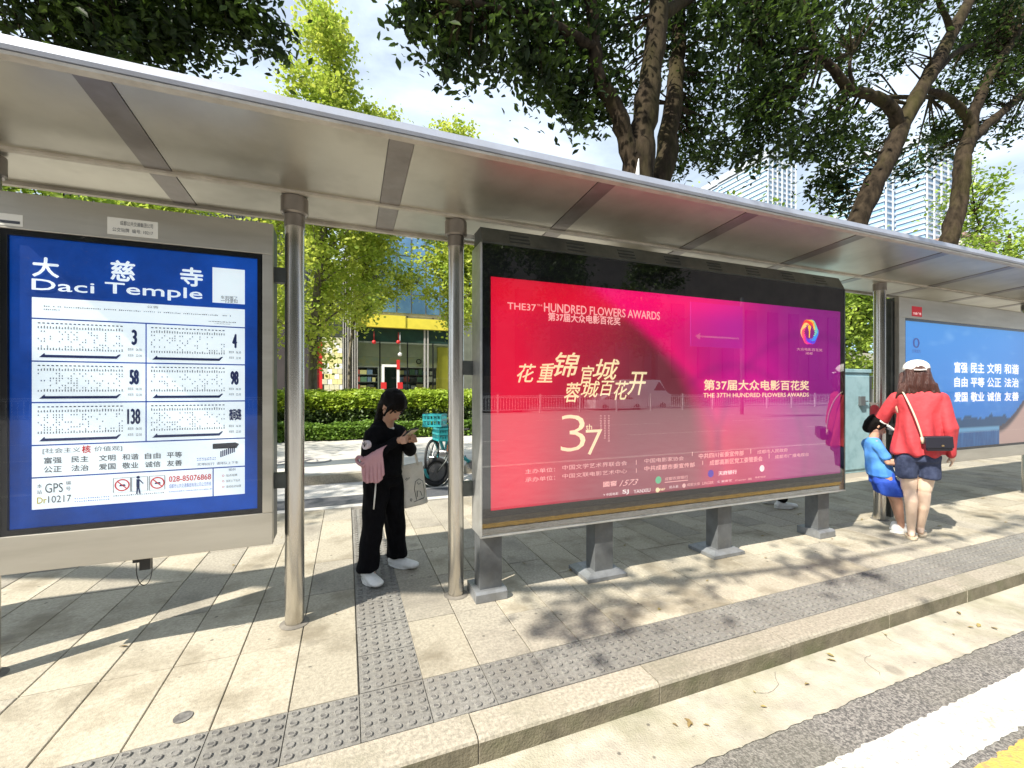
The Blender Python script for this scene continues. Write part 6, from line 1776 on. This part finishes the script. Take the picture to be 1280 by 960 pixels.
# ------------------------------------------------------------------ shared bicycles in the cycle lane
def bicycle(o, ang, wheel_r, tyre, label, fat, rim_m, tyre_m, yaw_front=0.0):
    t = empty('shared_bicycle', o, ang, label, 'bicycle', None)
    wb = 1.02 if not fat else 1.12
    for wi, x in enumerate((0, wb)):
        w_ = empty_part('wheel', t)
        q = MB(); ax = Vector((math.sin(yaw_front), math.cos(yaw_front), 0)) if wi == 0 else Vector((0, 1, 0))
        ty = MB().torus((x, 0, wheel_r), ax, wheel_r-tyre, tyre, 36, 10).build('wheel', tyre_m, t, True)
        bpy.data.objects.remove(w_)
        MB().torus((x, 0, wheel_r), ax, wheel_r-2*tyre, .012, 32, 6).build('rim', rim_m, ty, True)
        q = MB(); c = Vector((x, 0, wheel_r)); u_ = ax.cross(Vector((0, 0, 1)))
        if fat:
            q.tube([c-ax*.025, c-ax*.035, c+ax*.035, c+ax*.025], [wheel_r*.60, wheel_r*.55, wheel_r*.55, wheel_r*.60], 28); q.tube([c-ax*.05, c+ax*.05], .04, 14)
            for k in range(10):
                a = 2*math.pi*k/10; d_ = u_*math.cos(a)+Vector((0, 0, 1))*math.sin(a); q.tube([c+d_*.04-ax*.038, c+d_*(wheel_r*.52)-ax*.038], .006, 5)
        else:
            q.tube([c-ax*.04, c+ax*.04], .03, 12)
            for k in range(12):
                a = 2*math.pi*k/12; d_ = u_*math.cos(a)+Vector((0, 0, 1))*math.sin(a); q.tube([c+d_*.02, c+d_*(wheel_r-2*tyre)], .004, 4)
        q.build('hub', M['grey_metal'], ty)
    hx = .30; hz = .92 if not fat else .86
    P_ = lambda x, z, y=0: (x, y, z)
    fr = MB(); fr.tube([P_(hx-.02, .66), P_(hx+.18, .42), P_(wb*.58, .30), P_(wb*.78, .34)], [.026, .03, .032, .03], 10); fr.tube([P_(wb*.62, .28), P_(wb*.72, .62), P_(wb*.75, .78)], [.02, .02, .016], 8)
    for y in (-.05, .05): fr.tube([P_(wb*.6, .30), P_(wb, wheel_r, y*1.3)], .013, 6); fr.tube([P_(wb*.72, .62), P_(wb, wheel_r, y*1.3)], .010, 6)
    fr.build('frame', M['teal'], t, True)
    fk = MB(); fk.tube([P_(hx-.09, .50), P_(hx-.03, .68), P_(hx+.02, hz)], .022, 8)
    for y in (-.055, .055): fk.tube([P_(0, wheel_r, y), P_(hx*.5, .42 if not fat else .40, y), P_(hx-.085, .52, y*.6)], .014, 6)
    fk.build('fork', M['casing'], t, True)
    hb_ = MB(); hb_.tube([P_(hx+.10, hz+.06, -.27), P_(hx+.03, hz+.03, -.12), P_(hx+.02, hz, 0), P_(hx+.03, hz+.03, .12), P_(hx+.10, hz+.06, .27)], .013, 8); hbo = hb_.build('handlebar', M['black'], t, True)
    for y in (-1, 1): MB().tube([P_(hx+.08, hz+.05, .20*y), P_(hx+.13, hz+.07, .33*y)], .018, 8).build('grip', M['rubber'], hbo, True)
    bk = MB(); bx0, bx1, bz0, bz1 = hx-.30, hx-.04, hz-.12, hz+.07
    for k in range(7):
        x = bx0+(bx1-bx0)*k/6
        for y in (-.15, .15): bk.box(x-.008, y-.006, bz0, x+.008, y+.006, bz1)
    for k in range(6):
        y = -.15+.3*k/5
        for x in (bx0, bx1): bk.box(x-.006, y-.008, bz0, x+.006, y+.008, bz1)
    for z in (bz0+.001, (bz0+bz1)/2, bz1-.015):
        bk.box(bx0-.01, -.162, z, bx1+.01, -.150, z+.03); bk.box(bx0-.01, .150, z, bx1+.01, .162, z+.03); bk.box(bx0-.012, -.15, z, bx0, .15, z+.03); bk.box(bx1, -.15, z, bx1+.012, .15, z+.03)
    bk.box(bx0, -.15, bz0-.008, bx1, .15, bz0)
    bk.build('basket', M['teal'], t)
    md = MB().torus((0, 0, wheel_r), (0, 1, 0), wheel_r+.03, .022, 20, 6, 0, R(200) if 0 else R(10), R(150)); md.build('mudguard', M['teal'] if not fat else M['casing'], t, True)
    b = Body(); b.hull(((wb*.70, 0, .83), (.05, .04, .025)), ((wb*.92, .05, .845), (.05, .05, .03)), ((wb*.92, -.05, .845), (.05, .05, .03))); b.done('saddle', M['black'], t, .008, 2)
    MB().xbox(Matrix.Translation((hx-.06, 0, .60)), .08, .09, .10).build('head_lamp', M['orange'], t)
    cr2 = MB().tube([(wb*.55, -.06, .30), (wb*.55, .06, .30)], .07, 14); cr2.tube([(wb*.55, -.08, .30), (wb*.62, -.08, .15)], .01, 6); cr2.tube([(wb*.55, .08, .30), (wb*.48, .08, .45)], .01, 6); cr2.build('crank', M['grey_metal'], t)
    return t
def empty_part(n, p):
    return bpy.data.objects.new(n, None)
bo = gnd(545, 608, ROAD+.003); bo.z = ROAD+.003
bicycle(bo, R(8), .235, .042, 'teal shared electric bicycle with a fat black front wheel, parked in the cycle lane', True, M['grey_metal'], M['rubber'])
b2 = gnd(540, 595, .045); b2.z = .043
bicycle(b2, R(58), .30, .020, 'teal shared bicycle with a spoked teal wheel, parked behind the fat wheeled one', False, M['teal'], M['rubber'], 0.0)

# fallen leaves and bits on the paving
g = np.random.default_rng(99); n = 90
xs = np.concatenate([g.uniform(-1.6, 9, n-30), g.uniform(-1.5, 6, 30)]); ys = np.concatenate([g.uniform(2.2, 5.4, n-30), g.uniform(1.42, 1.66, 30)])
zs = np.where(ys < 1.7, ROAD+.012, .006)
fl = leaves_mesh('fallen_leaves', np.stack([xs, ys, zs], 1), .035, .5, mat('dry leaf', (.16, .10, .04), (.30, .24, .08), 3, .8), None, 5, flat=6.0, kind='stuff')
tag(fl, 'dry fallen leaves scattered over the paving and gutter', 'leaves')

# cracks in the worn white road paint and the gutter concrete
g = random.Random(77); q = MB()
for k in range(16):
    x = g.uniform(.3, 6); onp = k < 11
    y = g.uniform(1.0, 1.15) if onp else g.uniform(1.42, 1.6); z = ROAD+(.0056 if onp else .0052)
    a = g.uniform(0, 6.28); pts = [(x, y)]
    for j in range(g.randint(4, 8)):
        a += g.uniform(-.8, .8); st = g.uniform(.015, .035)
        pts.append((pts[-1][0]+st*math.cos(a)*1.4, pts[-1][1]+st*math.sin(a)))
    for (xa, ya), (xb, yb) in zip(pts[:-1], pts[1:]):
        d = math.hypot(xb-xa, yb-ya); nx, ny = -(yb-ya)/d*.0016, (xb-xa)/d*.0016
        q.poly([(xa-nx, ya-ny, z), (xb-nx*.7, yb-ny*.7, z), (xb+nx*.7, yb+ny*.7, z), (xa+nx, ya+ny, z)][::-1])
tag(q.build('paint_cracks', M['joint']), kind='structure')
